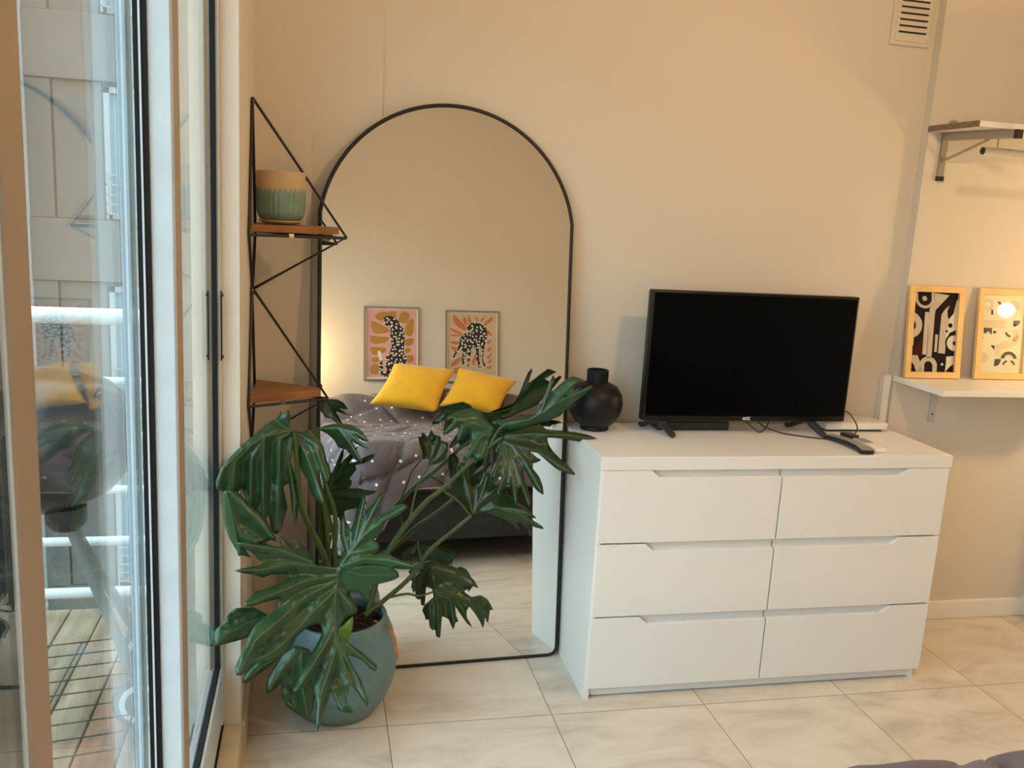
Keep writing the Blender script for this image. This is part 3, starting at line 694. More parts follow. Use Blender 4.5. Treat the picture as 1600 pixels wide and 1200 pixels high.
def art_frame(name, label, X0, X1, zb, hgt, yb, yt, face, fw, depth, mf, layers, mapf, paper, matw, group):
    """face -1: print looks towards -Y; +1: towards +Y. leans from yb at the foot to yt at the top"""
    t = thing(name, label, 'picture', ((X0 + X1) / 2, yb, zb), group)
    leanv = Vector((0, yt - yb, hgt)).normalized(); nv = Vector((0, face * leanv.z, -face * leanv.y))
    Wd = X1 - X0
    def P(x, z, n): return Vector((X0 + x, yb, zb)) + leanv * z + nv * n
    bm = bm_new()
    def bar(xa, xb, za, zb_, na, nb):
        vs = [bm.verts.new(P(x, z, n)) for n in (na, nb) for x, z in ((xa, za), (xb, za), (xb, zb_), (xa, zb_))]
        bm.faces.new(vs[:4]); bm.faces.new(vs[4:][::-1])
        for k in range(4): bm.faces.new((vs[k], vs[(k + 1) % 4], vs[4 + (k + 1) % 4], vs[4 + k]))
    bar(0, Wd, 0, fw, 0, depth); bar(0, Wd, hgt - fw, hgt, 0, depth); bar(0, fw, fw, hgt - fw, 0, depth); bar(Wd - fw, Wd, fw, hgt - fw, 0, depth)
    obj('frame', bm, mf, t, bevel=.0008)
    bm = bm_new(); bar(fw, Wd - fw, fw, hgt - fw, .001, .004); pr = obj('print', bm, paper, t)
    if face < 0 and 'pale' in label:
        bm = bm_new(); bar(fw - .002, Wd - fw + .002, fw - .002, hgt - fw + .002, .0075, .0095); obj('glass', bm, M_GLASS, t)
    n = .0042; iw, ih = Wd - 2 * fw - 2 * matw, hgt - 2 * fw - 2 * matw
    for li, (nm, m_, polys) in enumerate(layers):
        bm = bm_new()
        for poly in polys:
            uv_ = clip([mapf(*p) for p in poly], 0, 1, 0, 1)
            if len(uv_) < 3: continue
            vs = [bm.verts.new(P(fw + matw + u * iw, fw + matw + (1 - v) * ih, n)) for u, v in uv_]
            try: bm.faces.new(vs)
            except Exception: pass
        bm.normal_update()
        bmesh.ops.triangulate(bm, faces=bm.faces)
        obj(nm, bm, m_, pr); n += .00025
    return t, P
# geometric prints on the right shelf
def map1(x, y): v = (y - 165) / 865; return ((x - (215 - 75 * v)) / 495, v)
full = [(-50, -50), (2000, -50), (2000, 2000), (-50, 2000)]
L1 = [('ink_ground', M_INK, [full]),
      ('maroon_shape', M_MAROON, [[(310, 540), (290, 640), (270, 720), (165, 800), (150, 850), (290, 850), (300, 700)]]),
      ('stone_shape', M_STONE, [arc(330, 235, 76, 106, 0, PI, 24) + [], [(225, 165), (254, 165), (254, 235), (225, 235)], [(406, 165), (436, 165), (436, 235), (406, 235)], circ(328, 235, 27),
        [(440, 170), (610, 190), (450, 355), (440, 390), (390, 880), (330, 880), (382, 340), (405, 300), (440, 250)], [(330, 380), (375, 380), (345, 845), (288, 840)],
        arc(150, 520, 70, 145, -PI * .5, PI * .42), [(160, 665), (200, 640), (190, 740), (150, 800), (140, 700)],
        [(440, 620), (472, 622), (452, 812), (424, 810)],
        [(612, 300), (560, 340), (515, 400), (490, 600), (468, 822), (545, 828), (560, 700), (575, 580), (605, 460), (585, 430), (580, 360)],
        arc(355, 960, 46, 98, PI, 2 * PI), [(257, 960), (309, 960), (306, 1040), (250, 1040)], [(401, 960), (453, 960), (447, 1040), (398, 1040)],
        [(175, 850), (235, 850), (262, 920), (265, 1030), (215, 1030), (195, 960), (165, 920)]]),
      ('pale_shape', M_STONE2, [[(605, 440), (650, 390), (690, 240), (705, 240), (690, 560), (600, 600), (555, 700), (560, 620), (590, 510)],
        circ(655, 712, 86), [(560, 860), (645, 850), (640, 940), (590, 975), (540, 1040), (555, 930)], circ(510, 945, 15), circ(150, 978, 14)]),
      ('ink_detail', M_INK, [circ(612, 518, 25), arc(655, 712, 88, 106, PI * .5, PI * 1.5), circ(660, 712, 24), circ(570, 583, 14), circ(612, 1040, 62)]),
      ('maroon_detail', M_MAROON, [arc(165, 525, 0, 58, -PI / 2, PI / 2)])]
art_frame('framed_print', 'pine framed print of dark curved geometric shapes on the white shelf', 1.263, 1.493, .986, .338, .385, .425, -1, .023, .014, M_PINE, L1, map1, M_STONE2, .0, 'pine framed prints on the wall shelf')
def map2(x, y): v = (y - 200) / 870; return ((x - (1000 - 55 * v)) / 425, v)
L2 = [('peach_shape', M_PEACH, [circ(1040, 310, 60), circ(1310, 310, 55), [(980, 480), (1220, 480), (1210, 570), (975, 570)], arc(1290, 640, 30, 75, -.2, PI * .5) + [], [(1295, 580), (1355, 580), (1340, 740), (1280, 780), (1180, 800), (1160, 870), (1105, 880), (1120, 760), (1200, 710), (1290, 700)], circ(985, 900, 60)]),
      ('cream_shape', M_CREAM, [circ(1040, 310, 30)]),
      ('ink_shape', M_INK, [[(1130, 268), (1165, 278), (1188, 318), (1155, 308)], [(1190, 318), (1205, 290), (1235, 283), (1215, 310)], [(1075, 358), (1092, 370), (1092, 422), (1072, 420)],
        [(1298, 480), (1364, 478)] + circ(1298, 480, 66, 10, .05, PI / 2)[::1] + [(1294, 556)], [(998, 568), (1082, 570), (1078, 648), (1044, 602), (1012, 632), (998, 625)], circ(1107, 614, 17),
        [(970, 655), (980, 650), (997, 684), (988, 688)], arc(1268, 612, 32, 56, PI * .5, PI), [(1066, 760), (1110, 762), (1104, 812)],
        arc(1250, 905, 44, 80, PI, 2 * PI), [(1108, 912), (1172, 912), (1165, 950), (1140, 985), (1102, 996)], arc(1250, 985, 46, 66, PI * 1.05, PI * 1.4), arc(1250, 985, 46, 66, PI * 1.6, PI * 1.95)])]
art_frame('framed_print', 'pine framed pale print with small black shapes at the right edge', 1.556, 1.786, .986, .338, .385, .425, -1, .023, .014, M_PINE, L2, map2, M_CREAM, .0, 'pine framed prints on the wall shelf')
# spotted cat prints over the bed (seen in the mirror)
def map3(x, y): return ((x - 145) / 460, (y - 118 - (x - 145) * .055) / 640)
oc = [[(225, 170), (320, 150), (330, 215), (285, 235), (235, 215)], [(335, 155), (405, 150), (415, 205), (340, 205)], [(455, 165), (500, 155), (540, 190), (510, 260), (440, 240)], [(190, 240), (240, 245), (350, 320), (330, 345), (230, 355), (195, 310)],
      [(510, 270), (560, 220), (580, 260), (565, 370), (520, 385), (495, 340)], [(185, 370), (260, 380), (345, 390), (330, 430), (240, 450), (185, 430)], [(180, 480), (260, 480), (320, 490), (310, 530), (210, 550)], [(500, 420), (560, 405), (580, 430), (550, 475), (500, 470)],
      [(500, 505), (545, 500), (550, 530), (505, 545)], [(195, 580), (260, 575), (265, 610), (210, 625)], [(185, 650), (240, 635), (265, 680), (240, 735), (190, 720)], [(510, 575), (570, 570), (575, 625), (520, 635)]]
catL = [(300, 250), (295, 215), (320, 190), (370, 190), (410, 215), (455, 260), (485, 320), (495, 390), (490, 460), (485, 540), (515, 590), (505, 650), (470, 700), (400, 740), (345, 725), (318, 660), (320, 580), (360, 530), (375, 460), (360, 390), (365, 320), (355, 275), (325, 285)]
L3 = [('pink_ground', M_PINK, [full]), ('ochre_petal', M_OCHRE, [blob(b_) for b_ in oc]), ('spotted_cat', M_SPOT, [catL, [(262, 630), (290, 605), (302, 640), (295, 690), (312, 715), (345, 700), (370, 740), (330, 770), (285, 750), (262, 700)]]), ('tail_tip', M_PAPER, [blob([(245, 530), (260, 512), (280, 540), (285, 600), (262, 600)])])]
PZ, PH = .930, .553
art_frame('framed_cat_print', 'pink framed print of a sitting spotted cat behind the bed', -.105, .318, PZ, PH, YR + .002, YR + .002, 1, .012, .018, M_GREYFR, L3, map3, M_PAPER, .010, 'spotted cat prints over the bed')
def map4(x, y): return ((x - 945) / 440, (y - 160 - (x - 945) * .055) / 640)
co = [[(990, 180), (1020, 200), (1110, 310), (1080, 330), (1000, 260)], [(1085, 200), (1110, 230), (1110, 290), (1080, 250)], [(1130, 190), (1155, 250), (1140, 280), (1120, 240)], [(1350, 210), (1340, 250), (1270, 300), (1290, 250)], [(955, 305), (1050, 345), (1070, 375), (1000, 350)], [(960, 370), (1060, 375), (1010, 395)],
      [(1290, 320), (1350, 390), (1310, 380)], [(970, 435), (1040, 440), (1030, 470), (980, 460)], [(1300, 450), (1345, 435), (1310, 475)], [(970, 485), (1030, 500), (1010, 540)], [(1300, 530), (1340, 500), (1320, 550)], [(1060, 590), (1040, 650), (975, 680), (980, 640)], [(1300, 600), (1350, 560), (1320, 620)], [(1300, 650), (1350, 620), (1330, 660)],
      [(1220, 560), (1260, 600), (1230, 590)], [(1180, 600), (1210, 560), (1205, 640)], [(1240, 230), (1280, 210), (1250, 255)], [(1190, 200), (1220, 240), (1200, 240)], [(1160, 640), (1190, 600), (1180, 680)], [(1290, 700), (1350, 690), (1320, 720)], [(1000, 700), (1060, 690), (1040, 740), (985, 745)]]
catR = [(1115, 310), (1120, 275), (1150, 262), (1190, 262), (1240, 275), (1285, 310), (1303, 370), (1295, 430), (1275, 500), (1265, 590), (1275, 660), (1300, 690), (1270, 690), (1255, 640), (1250, 560), (1245, 500), (1225, 490), (1222, 560), (1230, 640), (1245, 700), (1225, 700), (1208, 640), (1200, 560), (1195, 500), (1160, 500), (1150, 560), (1140, 640), (1130, 690), (1118, 680), (1120, 600), (1110, 540), (1098, 600), (1090, 660), (1075, 665), (1068, 620), (1075, 550), (1060, 490), (1030, 540), (1000, 600), (980, 598), (1000, 560), (1040, 480), (1050, 420), (1070, 380), (1120, 350), (1165, 345), (1150, 330), (1125, 335)]
L4 = [('beige_ground', M_BEIGEP, [full]), ('coral_leaf', M_CORAL, [blob(b_, 4) for b_ in co]), ('spotted_cat', M_SPOT, [catR])]
art_frame('framed_cat_print', 'beige framed print of a standing spotted cat behind the bed', .520, .950, PZ - .012, PH, YR + .002, YR + .002, 1, .012, .018, M_GREYFR, L4, map4, M_PAPER, .010, 'spotted cat prints over the bed')

# ------------------------------------------------------------------ BED
BX0, BX1, BYF, BYH = -.455, 1.145, -1.280, -3.34
bed = thing('bed', 'double bed with black fabric base seen in the mirror', 'bed', ((BX0 + BX1) / 2, -2.3, 0))
obj('base', box(BX0, BX1, BYH, BYF, .125, .372, .012, 3), M_BASE, bed, smooth=True)
obj('mattress', box(BX0, BX1, BYH, BYF, .384, .575, .03, 4), M_SHEET, bed, smooth=True)
obj('mattress_gap_strip', box(BX0 + .01, BX1 - .01, BYH, BYF - .012, .373, .385), M_DARKPL, bed)  # dark strip filling the gap between base and mattress
for lx in (BX0 + .07, BX1 - .07):
    for ly in (BYF - .25, BYH + .1): obj('leg', tube([(lx, ly, 0), (lx, ly, .125)], [.022, .028], 16), M_DARKPL, bed, smooth=True)
# duvet
def duvet():
    bm = bm_new(); uvl = bm.loops.layers.uv.verify()
    nx, ny = 150, 170
    ax0, ax1, ay0, ay1 = BX0 - .52, BX1 + .45, BYH + .02, BYF + .55
    grid = []
    for j in range(ny + 1):
        row = []
        for i in range(nx + 1):
            a = ax0 + (ax1 - ax0) * i / nx
            # foot hem: short over the front, long at the camera side corner
            s = min(1, max(0, (-.20 - a) / .30)); s = s * s * (3 - 2 * s)
            fe = .215 + .33 * s + .012 * math.sin(a * 14)
            b0 = ay0; b1 = BYF + fe
            b_ = b0 + (b1 - b0) * j / ny
            ex = 0
            if a < BX0 + .02: ex = a - (BX0 + .02)
            elif a > BX1 - .02: ex = a - (BX1 - .02)
            ey = max(0, b_ - (BYF - .02)); e = math.hypot(ex, ey)
            Rr = .05
            px, py = min(max(a, BX0 + .02), BX1 - .02), min(b_, BYF - .02)
            top = .605
            # pillows below the duvet at the head
            hd = min(1, max(0, (-2.86 - b_) / .34)); hd = hd * hd * (3 - 2 * hd)
            edge = 1 - min(1, abs(px - (BX0 + BX1) / 2) / .86) ** 4
            top += hd * (.06 + .19 * edge ** .6) * (.90 + .10 * math.cos((px - .35) * 7.5))
            drop = 0
            if e > 0:
                qz = min(e / Rr, PI / 2); off = Rr * math.sin(qz); drop = Rr * (1 - math.cos(qz)) + max(0, e - Rr * PI / 2)
                off += .06 * (max(0, e - Rr) ** .8)
                px += ex / e * off; py += ey / e * off
                fold = math.sin((a * 11 + b_ * 9)) * .5 + math.sin(a * 23 - b_ * 17 + 1) * .3
                k = min(1, drop / .15) * .022 * fold
                if abs(ex) > ey: px += (1 if ex > 0 else -1) * (abs(k) + .0)
                else: py += abs(k)
            z = top - drop
            # quilting: wavy stitch lines and puffs
            q1 = (a + .10 * math.sin(b_ * 5.2)) * 3.6; q2 = (b_ + .09 * math.sin(a * 5.5 + 1)) * 3.3
            d1 = abs(q1 - round(q1)); d2 = abs(q2 - round(q2)); dd = min(d1 / 3.6, d2 / 3.3)
            puff = .034 * (1 - math.exp(-dd / .016)) + .012 * noise.noise(Vector((a * 4, b_ * 4, 1))) + .004 * noise.noise(Vector((a * 14, b_ * 14, 5)))
            if e > Rr:
                if abs(ex) > ey: px += (1 if ex > 0 else -1) * puff
                else: py += puff
            else: z += puff
            z = max(z, .02 + .004 * math.sin(a * 40))
            row.append((bm.verts.new((px, py, z)), a, b_))
        grid.append(row)
    for j in range(ny):
        for i in range(nx):
            q = (grid[j][i], grid[j][i + 1], grid[j + 1][i + 1], grid[j + 1][i])
            f = bm.faces.new([x[0] for x in q])
            for lp, x in zip(f.loops, q): lp[uvl].uv = (x[1], x[2])
    return bm
dv = obj('duvet', duvet(), M_DUVET, smooth='all'); so = dv.modifiers.new('thickness', 'SOLIDIFY'); so.thickness = .012; so.offset = -1
tag(dv, 'quilted grey duvet with small white dots spread over the bed', 'duvet')
def cushion(name, label, c00, c10, c11, c01, th_=.075):
    C = [Vector(c) for c in (c00, c10, c11, c01)]
    nrm = (C[1] - C[0]).cross(C[3] - C[0]).normalized()
    bm = bm_new(); n = 28; F, Bk = [], []
    for side, store in ((1, F), (-1, Bk)):
        for j in range(n + 1):
            row = []
            for i in range(n + 1):
                u, v = i / n, j / n; su, sv = 2 * u - 1, 2 * v - 1
                pin = .045 * (1 - sv * sv) * (su ** 2) * (1 if su > 0 else -1), .045 * (1 - su * su) * (sv ** 2) * (1 if sv > 0 else -1)
                uu, vv = u - pin[0], v - pin[1]
                p = C[0] * (1 - uu) * (1 - vv) + C[1] * uu * (1 - vv) + C[2] * uu * vv + C[3] * (1 - uu) * vv
                h_ = th_ * (max(0, (1 - su ** 2) * (1 - sv ** 2))) ** .42
                h_ *= 1 + .10 * noise.noise(p * 9)
                row.append((p, h_))
            store.append(row)
    V = {}
    def gv(s, i, j):
        k = (s if 0 < i < n and 0 < j < n else 0, i, j)
        if k not in V: p, h_ = F[j][i]; V[k] = bm.verts.new(p + nrm * h_ * k[0])
        return V[k]
    for s in (1, -1):
        for j in range(n):
            for i in range(n): bm.faces.new((gv(s, i, j), gv(s, i + 1, j), gv(s, i + 1, j + 1), gv(s, i, j + 1)))
    tag(obj(name, bm, M_YELLOW, smooth='all'), label, 'cushion', 'mustard cushions on the bed')
cushion('cushion', 'mustard yellow cushion in front of the pink cat print', (-.163, -2.845, .776), (.300, -2.845, .712), (.50, -3.10, 1.010), (.056, -3.12, 1.055))
cushion('cushion', 'mustard yellow cushion in front of the beige cat print', (.325, -2.88, .757), (.750, -2.87, .697), (.965, -3.09, .930), (.525, -3.11, 1.026))

# ------------------------------------------------------------------ LAMPS
def lampparent(t, name, loc, power, r, col=WARM):
    l = point(name, loc, power, col, r); l.parent = t; l.location = Vector(loc) - t.location; return l
t = thing('ceiling_lamp', 'small pendant ceiling lamp in the middle of the room', 'lamp', (CEIL_LAMP[0], CEIL_LAMP[1], CZ))
obj('canopy', lathe([(0, 0), (.05, 0), (.05, -.015), (0, -.02)], 32, c=(CEIL_LAMP[0], CEIL_LAMP[1], CZ)), M_PLASTIC, t, smooth=True)
obj('socket', lathe([(0, .05), (.018, .05), (.022, .105), (.006, .12), (.003, .14), (.003, CZ - CEIL_LAMP[2] - .01), (0, CZ - CEIL_LAMP[2] - .01)], 24, c=CEIL_LAMP), M_PLASTIC, t, smooth=True)
lampparent(t, 'ceiling_lamp_light', CEIL_LAMP, P_CEIL, .045)
t = thing('wall_lamp', 'small wall lamp with bare warm bulb on the right hand wall', 'lamp', (XR, WALL_LAMP[1], WALL_LAMP[2]))
obj('wall_plate', box(XR - .015, XR, WALL_LAMP[1] - .04, WALL_LAMP[1] + .04, WALL_LAMP[2] - .04, WALL_LAMP[2] + .04, .004), M_PLASTIC, t)
obj('socket', tube([(XR - .015, WALL_LAMP[1], WALL_LAMP[2]), (WALL_LAMP[0] + .035, WALL_LAMP[1], WALL_LAMP[2])], .016, 16), M_PLASTIC, t, smooth=True)
lampparent(t, 'wall_lamp_light', WALL_LAMP, P_WALL, .032, (1.0, .66, .30))
t = thing('bedside_lamp', 'bedside lamp with warm bulb left of the bed', 'lamp', (BED_LAMP[0], BED_LAMP[1], 0))
obj('base', lathe([(0, 0), (.12, 0), (.12, .015), (.015, .03), (.012, 1.04), (.02, 1.06), (0, 1.06)], 32, c=(BED_LAMP[0], BED_LAMP[1], 0)), M_BLACK, t, smooth=True)
lampparent(t, 'bedside_lamp_light', BED_LAMP, P_BED, .045, (1.0, .68, .30))

# ------------------------------------------------------------------ POT + PLANT
PX, PY = -.765, .060
plant = thing('potted_plant', 'large split leaf plant in a round teal pot before the mirror', 'plant', (PX, PY, 0))
prof = [(0, .001), (.105, .001), (.120, .008), (.148, .05), (.168, .10), (.176, .15), (.174, .20), (.162, .25), (.146, .288), (.142, .302), (.138, .306), (.130, .302), (.130, .29), (.145, .25), (.15, .20), (0, .20)]
obj('pot', lathe(prof, 72, c=(PX, PY, 0), uvrep=(26, 34)), M_POT, plant, smooth='all')
bm = bm_new(); n = 40; prev = None
cen = bm.verts.new((PX, PY, .268)); rgs = []
for r_ in range(1, 9):
    rr = .141 * r_ / 8
    rgs.append([bm.verts.new((PX + rr * math.cos(2 * PI * k / n), PY + rr * math.sin(2 * PI * k / n), .262 + .02 * noise.noise(Vector((rr * math.cos(2 * PI * k / n) * 30, rr * math.sin(2 * PI * k / n) * 30, 0))) * (r_ < 8))) for k in range(n)])
for k in range(n): bm.faces.new((cen, rgs[0][k], rgs[0][(k + 1) % n]))
for a, b_ in zip(rgs, rgs[1:]):
    for k in range(n): bm.faces.new((a[k], b_[k], b_[(k + 1) % n], a[(k + 1) % n]))
for k in range(150):
    a = random.random() * 2 * PI; rr = .13 * math.sqrt(random.random()); c = Vector((PX + rr * math.cos(a), PY + rr * math.sin(a), .272)); d = Vector((random.uniform(-1, 1), random.uniform(-1, 1), random.uniform(-.3, .3))).normalized() * random.uniform(.006, .014)
    add_tube(bm, [c - d, c, c + d], [.002, .004, .002], 5)
obj('soil', bm, M_SOIL, plant)

def C5(p): return (330 + p[0] / 3.7515, 830 + p[1] / 3.7515)
def C6(p): return (320 + p[0] / 4, 600 + p[1] / 4)
def C4(p): return (330 + p[0] / 3.53, 560 + p[1] / 3.53)
def C1(p): return (560 + p[0] / 4, 620 + p[1] / 4)
def C2(p): return (560 + p[0] / 6.667, 840 + p[1] / 6.667)
def CI(p): return p
def pin(x, y, P):
    c = False
    for i in range(len(P)):
        x1, y1 = P[i - 1]; x2, y2 = P[i]
        if (y1 > y) != (y2 > y) and x < (x2 - x1) * (y - y1) / (y2 - y1) + x1: c = not c
    return c
def sd(p, a, b_):
    ax_, ay_ = a; bx, by = b_; dx, dy = bx - ax_, by - ay_
    t = max(0, min(1, ((p[0] - ax_) * dx + (p[1] - ay_) * dy) / (dx * dx + dy * dy + 1e-9))); return math.hypot(p[0] - ax_ - t * dx, p[1] - ay_ - t * dy)
def leaf(conv, poly, veins, base, Y0, gu, gv, curl=.0, step=4.0, m=None, ymax=None, fs=.016):
    P = [conv(p) for p in poly]; V = [[conv(p) for p in v] for v in veins]; b = conv(base)
    # round the outline a little
    Pr = []
    for i in range(len(P)):
        a, q, c, d = P[i - 1], P[i], P[(i + 1) % len(P)], P[(i + 2) % len(P)]
        for t in (0, .5):
            f = lambda k: .5 * ((2 * q[k]) + (c[k] - a[k]) * t * .8 + (2 * a[k] - 5 * q[k] + 4 * c[k] - d[k]) * t * t * .8 + (3 * q[k] - a[k] - 3 * c[k] + d[k]) * t ** 3 * .8) if t else q[k]
            g = lambda k: q[k] * (1 - t) + c[k] * t
            Pr.append((.5 * f(0) + .5 * g(0), .5 * f(1) + .5 * g(1)))
    P = Pr
    xs = [p[0] for p in P]; ys = [p[1] for p in P]; pts = list(P); y = min(ys)
    r = 0
    vein_pts = {}
    for v in V:
        for i in range(len(v) - 1):
            a, c = v[i], v[i + 1]; L = math.hypot(c[0] - a[0], c[1] - a[1]); k = max(1, int(L / 3.2)); nx_, ny_ = -(c[1] - a[1]) / (L + 1e-6), (c[0] - a[0]) / (L + 1e-6)
            for q in range(k):
                t = q / k; x0, y0 = a[0] + (c[0] - a[0]) * t, a[1] + (c[1] - a[1]) * t
                for off in (0, 1.3, -1.3, 4.5, -4.5):
                    pp = (x0 + nx_ * off, y0 + ny_ * off)
                    if pin(*pp, P) and min(sd(pp, P[j - 1], P[j]) for j in range(len(P))) > 1.2: pts.append(pp)
    vs_ = [(v[i], v[i + 1]) for v in V for i in range(len(v) - 1)]
    while y < max(ys):
        x = min(xs) + (r % 2) * step / 2
        while x < max(xs):
            if pin(x, y, P) and min(sd((x, y), P[i - 1], P[i]) for i in range(len(P))) > step * .45 and (not vs_ or min(sd((x, y), a, c) for a, c in vs_) > 6): pts.append((x, y))
            x += step
        y += step * .87; r += 1
    n = len(P)
    vv, ee, ff, *_ = delaunay_2d_cdt([Vector(p) for p in pts], [(i, (i + 1) % n) for i in range(n)], [], 1, 1e-4)
    bm = bm_new(); col = bm.verts.layers.float.new('vein'); out = []
    segs = [(v[i], v[i + 1]) for v in V for i in range(len(v) - 1)]
    for p in vv:
        p = (p.x, p.y)
        d = min(sd(p, a, c) for a, c in segs) if segs else 50
        e = min(sd(p, P[i - 1], P[i]) for i in range(n))
        fold = min(d, 14) / 14
        Yv = Y0 + gu * (p[0] - b[0]) + gv * (p[1] - b[1])
        rad = math.hypot(p[0] - b[0], p[1] - b[1])
        Yv -= curl * rad * rad * 1e-5
        Yv += fs * fold ** 1.2 + (.004 if e < 2 else 0) + .012 * noise.noise(Vector((p[0] * .022, p[1] * .022, Y0 * 10))) + .005 * fold * noise.noise(Vector((p[0] * .09, p[1] * .09, 3)))
        if ymax is not None: Yv = min(Yv, ymax)
        v = bm.verts.new(at(p[0], p[1], Yv)); v[col] = max(0, 1 - d / 1.25) * .8; out.append(v)
    for f in ff:
        try: bm.faces.new([out[i] for i in f])
        except Exception: pass
    o = obj('leaf', bm, m or M_LEAF, plant, smooth='all')
    so = o.modifiers.new('thickness', 'SOLIDIFY'); so.thickness = .0009; so.offset = 0
    return o
A_ = [(750, 218), (690, 208), (620, 203), (590, 170), (560, 110), (520, 70), (484, 50), (500, 95), (480, 98), (430, 50), (398, 28), (425, 92), (370, 88), (320, 70), (290, 76), (200, 65), (148, 68), (170, 92), (230, 120), (270, 160), (300, 195), (200, 215), (133, 232), (200, 248), (260, 255), (300, 272), (350, 255), (410, 250), (465, 258), (400, 300), (330, 335), (260, 352), (215, 395), (186, 438), (240, 440), (300, 420), (360, 405), (400, 395), (390, 440), (350, 480), (300, 515), (260, 550), (220, 610), (195, 680), (160, 750), (140, 800), (150, 848), (200, 835), (240, 790), (300, 720), (350, 640), (350, 655), (290, 710), (232, 772), (300, 765), (360, 748), (400, 742), (450, 702), (480, 665), (500, 620), (525, 598), (560, 565), (610, 540), (642, 545), (650, 575), (640, 620), (610, 680), (570, 740), (530, 830), (500, 890), (478, 952), (530, 922), (590, 855), (648, 795), (620, 870), (598, 920), (618, 1010), (612, 1090), (625, 1172), (655, 1080), (690, 985), (700, 940), (735, 1010), (742, 1045), (775, 1062), (828, 1068), (828, 1048), (800, 1020), (795, 970), (820, 905), (860, 950), (915, 1028), (922, 990), (898, 930), (878, 870), (840, 810), (800, 730), (830, 732), (890, 760), (930, 805), (965, 822), (972, 790), (920, 740), (870, 700), (810, 660), (760, 635), (740, 590), (760, 545), (800, 500), (850, 480), (856, 440), (830, 400), (800, 372), (800, 352), (850, 350), (882, 372), (902, 408), (920, 418), (936, 380), (930, 322), (1000, 305), (1060, 290), (1100, 270), (1096, 240), (1060, 215), (1000, 205), (930, 200), (860, 205), (800, 215)]
leaf(C5, A_, [[(748, 222), (725, 400), (722, 560), (730, 700), (640, 960), (622, 1160)], [(748, 222), (600, 205), (450, 190), (300, 225), (150, 232)], [(748, 222), (560, 170), (400, 110), (170, 72)], [(740, 260), (560, 290), (360, 370), (200, 432)], [(740, 290), (560, 380), (400, 520), (260, 640), (160, 835)], [(735, 340), (620, 450), (480, 600), (380, 700), (245, 768)], [(725, 560), (660, 680), (560, 840), (485, 945)], [(728, 640), (820, 900), (800, 1040)], [(735, 650), (850, 850), (915, 1015)], [(735, 600), (850, 710), (965, 810)], [(748, 222), (900, 260), (1095, 255)], [(742, 350), (820, 440)]], (748, 220), -.13, .0007, -.00048, curl=.18, ymax=-.128)
B_ = [(840, 1150), (835, 1100), (870, 1040), (858, 1000), (845, 940), (848, 880), (858, 822), (885, 858), (912, 912), (935, 850), (955, 780), (985, 708), (1006, 690), (1002, 760), (985, 830), (1010, 790), (1060, 740), (1095, 690), (1114, 674), (1102, 740), (1068, 808), (1052, 832), (1120, 802), (1180, 765), (1240, 750), (1268, 762), (1250, 790), (1190, 832), (1130, 852), (1112, 866), (1120, 892), (1082, 940), (1060, 972), (1090, 1000), (1086, 1040), (1056, 1062), (1110, 1064), (1160, 1070), (1220, 1100), (1290, 1120), (1322, 1138), (1300, 1156), (1240, 1157), (1190, 1152), (1100, 1160), (1000, 1150), (930, 1160), (880, 1175)]
leaf(C6, B_, [[(845, 1140), (900, 1060), (1000, 940), (1120, 850), (1255, 765)], [(900, 1060), (870, 950), (862, 840)], [(930, 1020), (960, 880), (998, 710)], [(960, 980), (1030, 840), (1105, 690)], [(850, 1140), (1000, 1090), (1150, 1100), (1310, 1140)], [(900, 1060), (1000, 1040), (1080, 1020)]], (845, 1145), -.135, -.0001, -.0009, curl=.1)
C_ = [(455, 398), (430, 370), (440, 320), (425, 283), (405, 310), (385, 292), (365, 325), (300, 365), (245, 415), (180, 470), (110, 540), (60, 600), (25, 680), (33, 725), (75, 737), (80, 770), (105, 797), (145, 745), (168, 720), (190, 780), (205, 850), (235, 900), (260, 960), (268, 1012), (305, 1010), (302, 900), (315, 860), (330, 940), (355, 970), (385, 950), (397, 900), (420, 830), (410, 770), (398, 705), (430, 690), (440, 780), (450, 860), (455, 932), (475, 870), (478, 780), (470, 690), (452, 610), (435, 565), (450, 500), (462, 440)]
leaf(C4, C_, [[(455, 400), (350, 400), (230, 470), (130, 570), (110, 780)], [(430, 400), (290, 430), (285, 620), (290, 1000)], [(180, 500), (60, 610), (35, 710)], [(450, 405), (380, 440), (370, 700), (355, 950)], [(455, 410), (430, 560), (458, 760), (458, 920)], [(300, 430), (220, 560), (215, 800)], [(440, 395), (410, 330), (424, 290)]], (458, 400), -.10, .0013, .00012, curl=.0, fs=.030)
D_ = [(62, 735), (60, 800), (75, 920), (105, 1000), (143, 1062), (150, 1090), (175, 1086), (220, 1100), (200, 1070), (188, 1046), (230, 1040), (272, 1025), (330, 1000), (358, 1015), (352, 980), (310, 900), (270, 850), (200, 790), (150, 740), (100, 720)]
leaf(C4, D_, [[(80, 735), (110, 850), (170, 980), (255, 1020)], [(110, 850), (130, 960), (160, 1080)], [(100, 730), (220, 860), (345, 990)]], (100, 730), -.24, .0006, -.0001, m=None)
E_ = [(455, 400), (500, 408), (545, 393), (590, 440), (620, 490), (635, 560), (655, 600), (656, 650), (640, 692), (620, 672), (612, 640), (600, 622), (592, 660), (612, 720), (630, 790), (622, 806), (590, 790), (558, 750), (535, 680), (500, 620), (475, 550), (457, 510), (452, 450)]
leaf(C4, E_, [[(458, 405), (520, 520), (580, 680), (620, 800)], [(465, 408), (570, 470), (640, 680)]], (458, 402), -.06, -.0002, -.0006)
F_ = [(588, 386), (640, 368), (700, 358), (780, 368), (832, 402), (870, 457), (838, 453), (798, 436), (840, 470), (872, 502), (830, 486), (776, 458), (802, 505), (832, 562), (825, 577), (790, 552), (742, 502), (700, 490), (680, 452), (640, 415), (595, 395)]
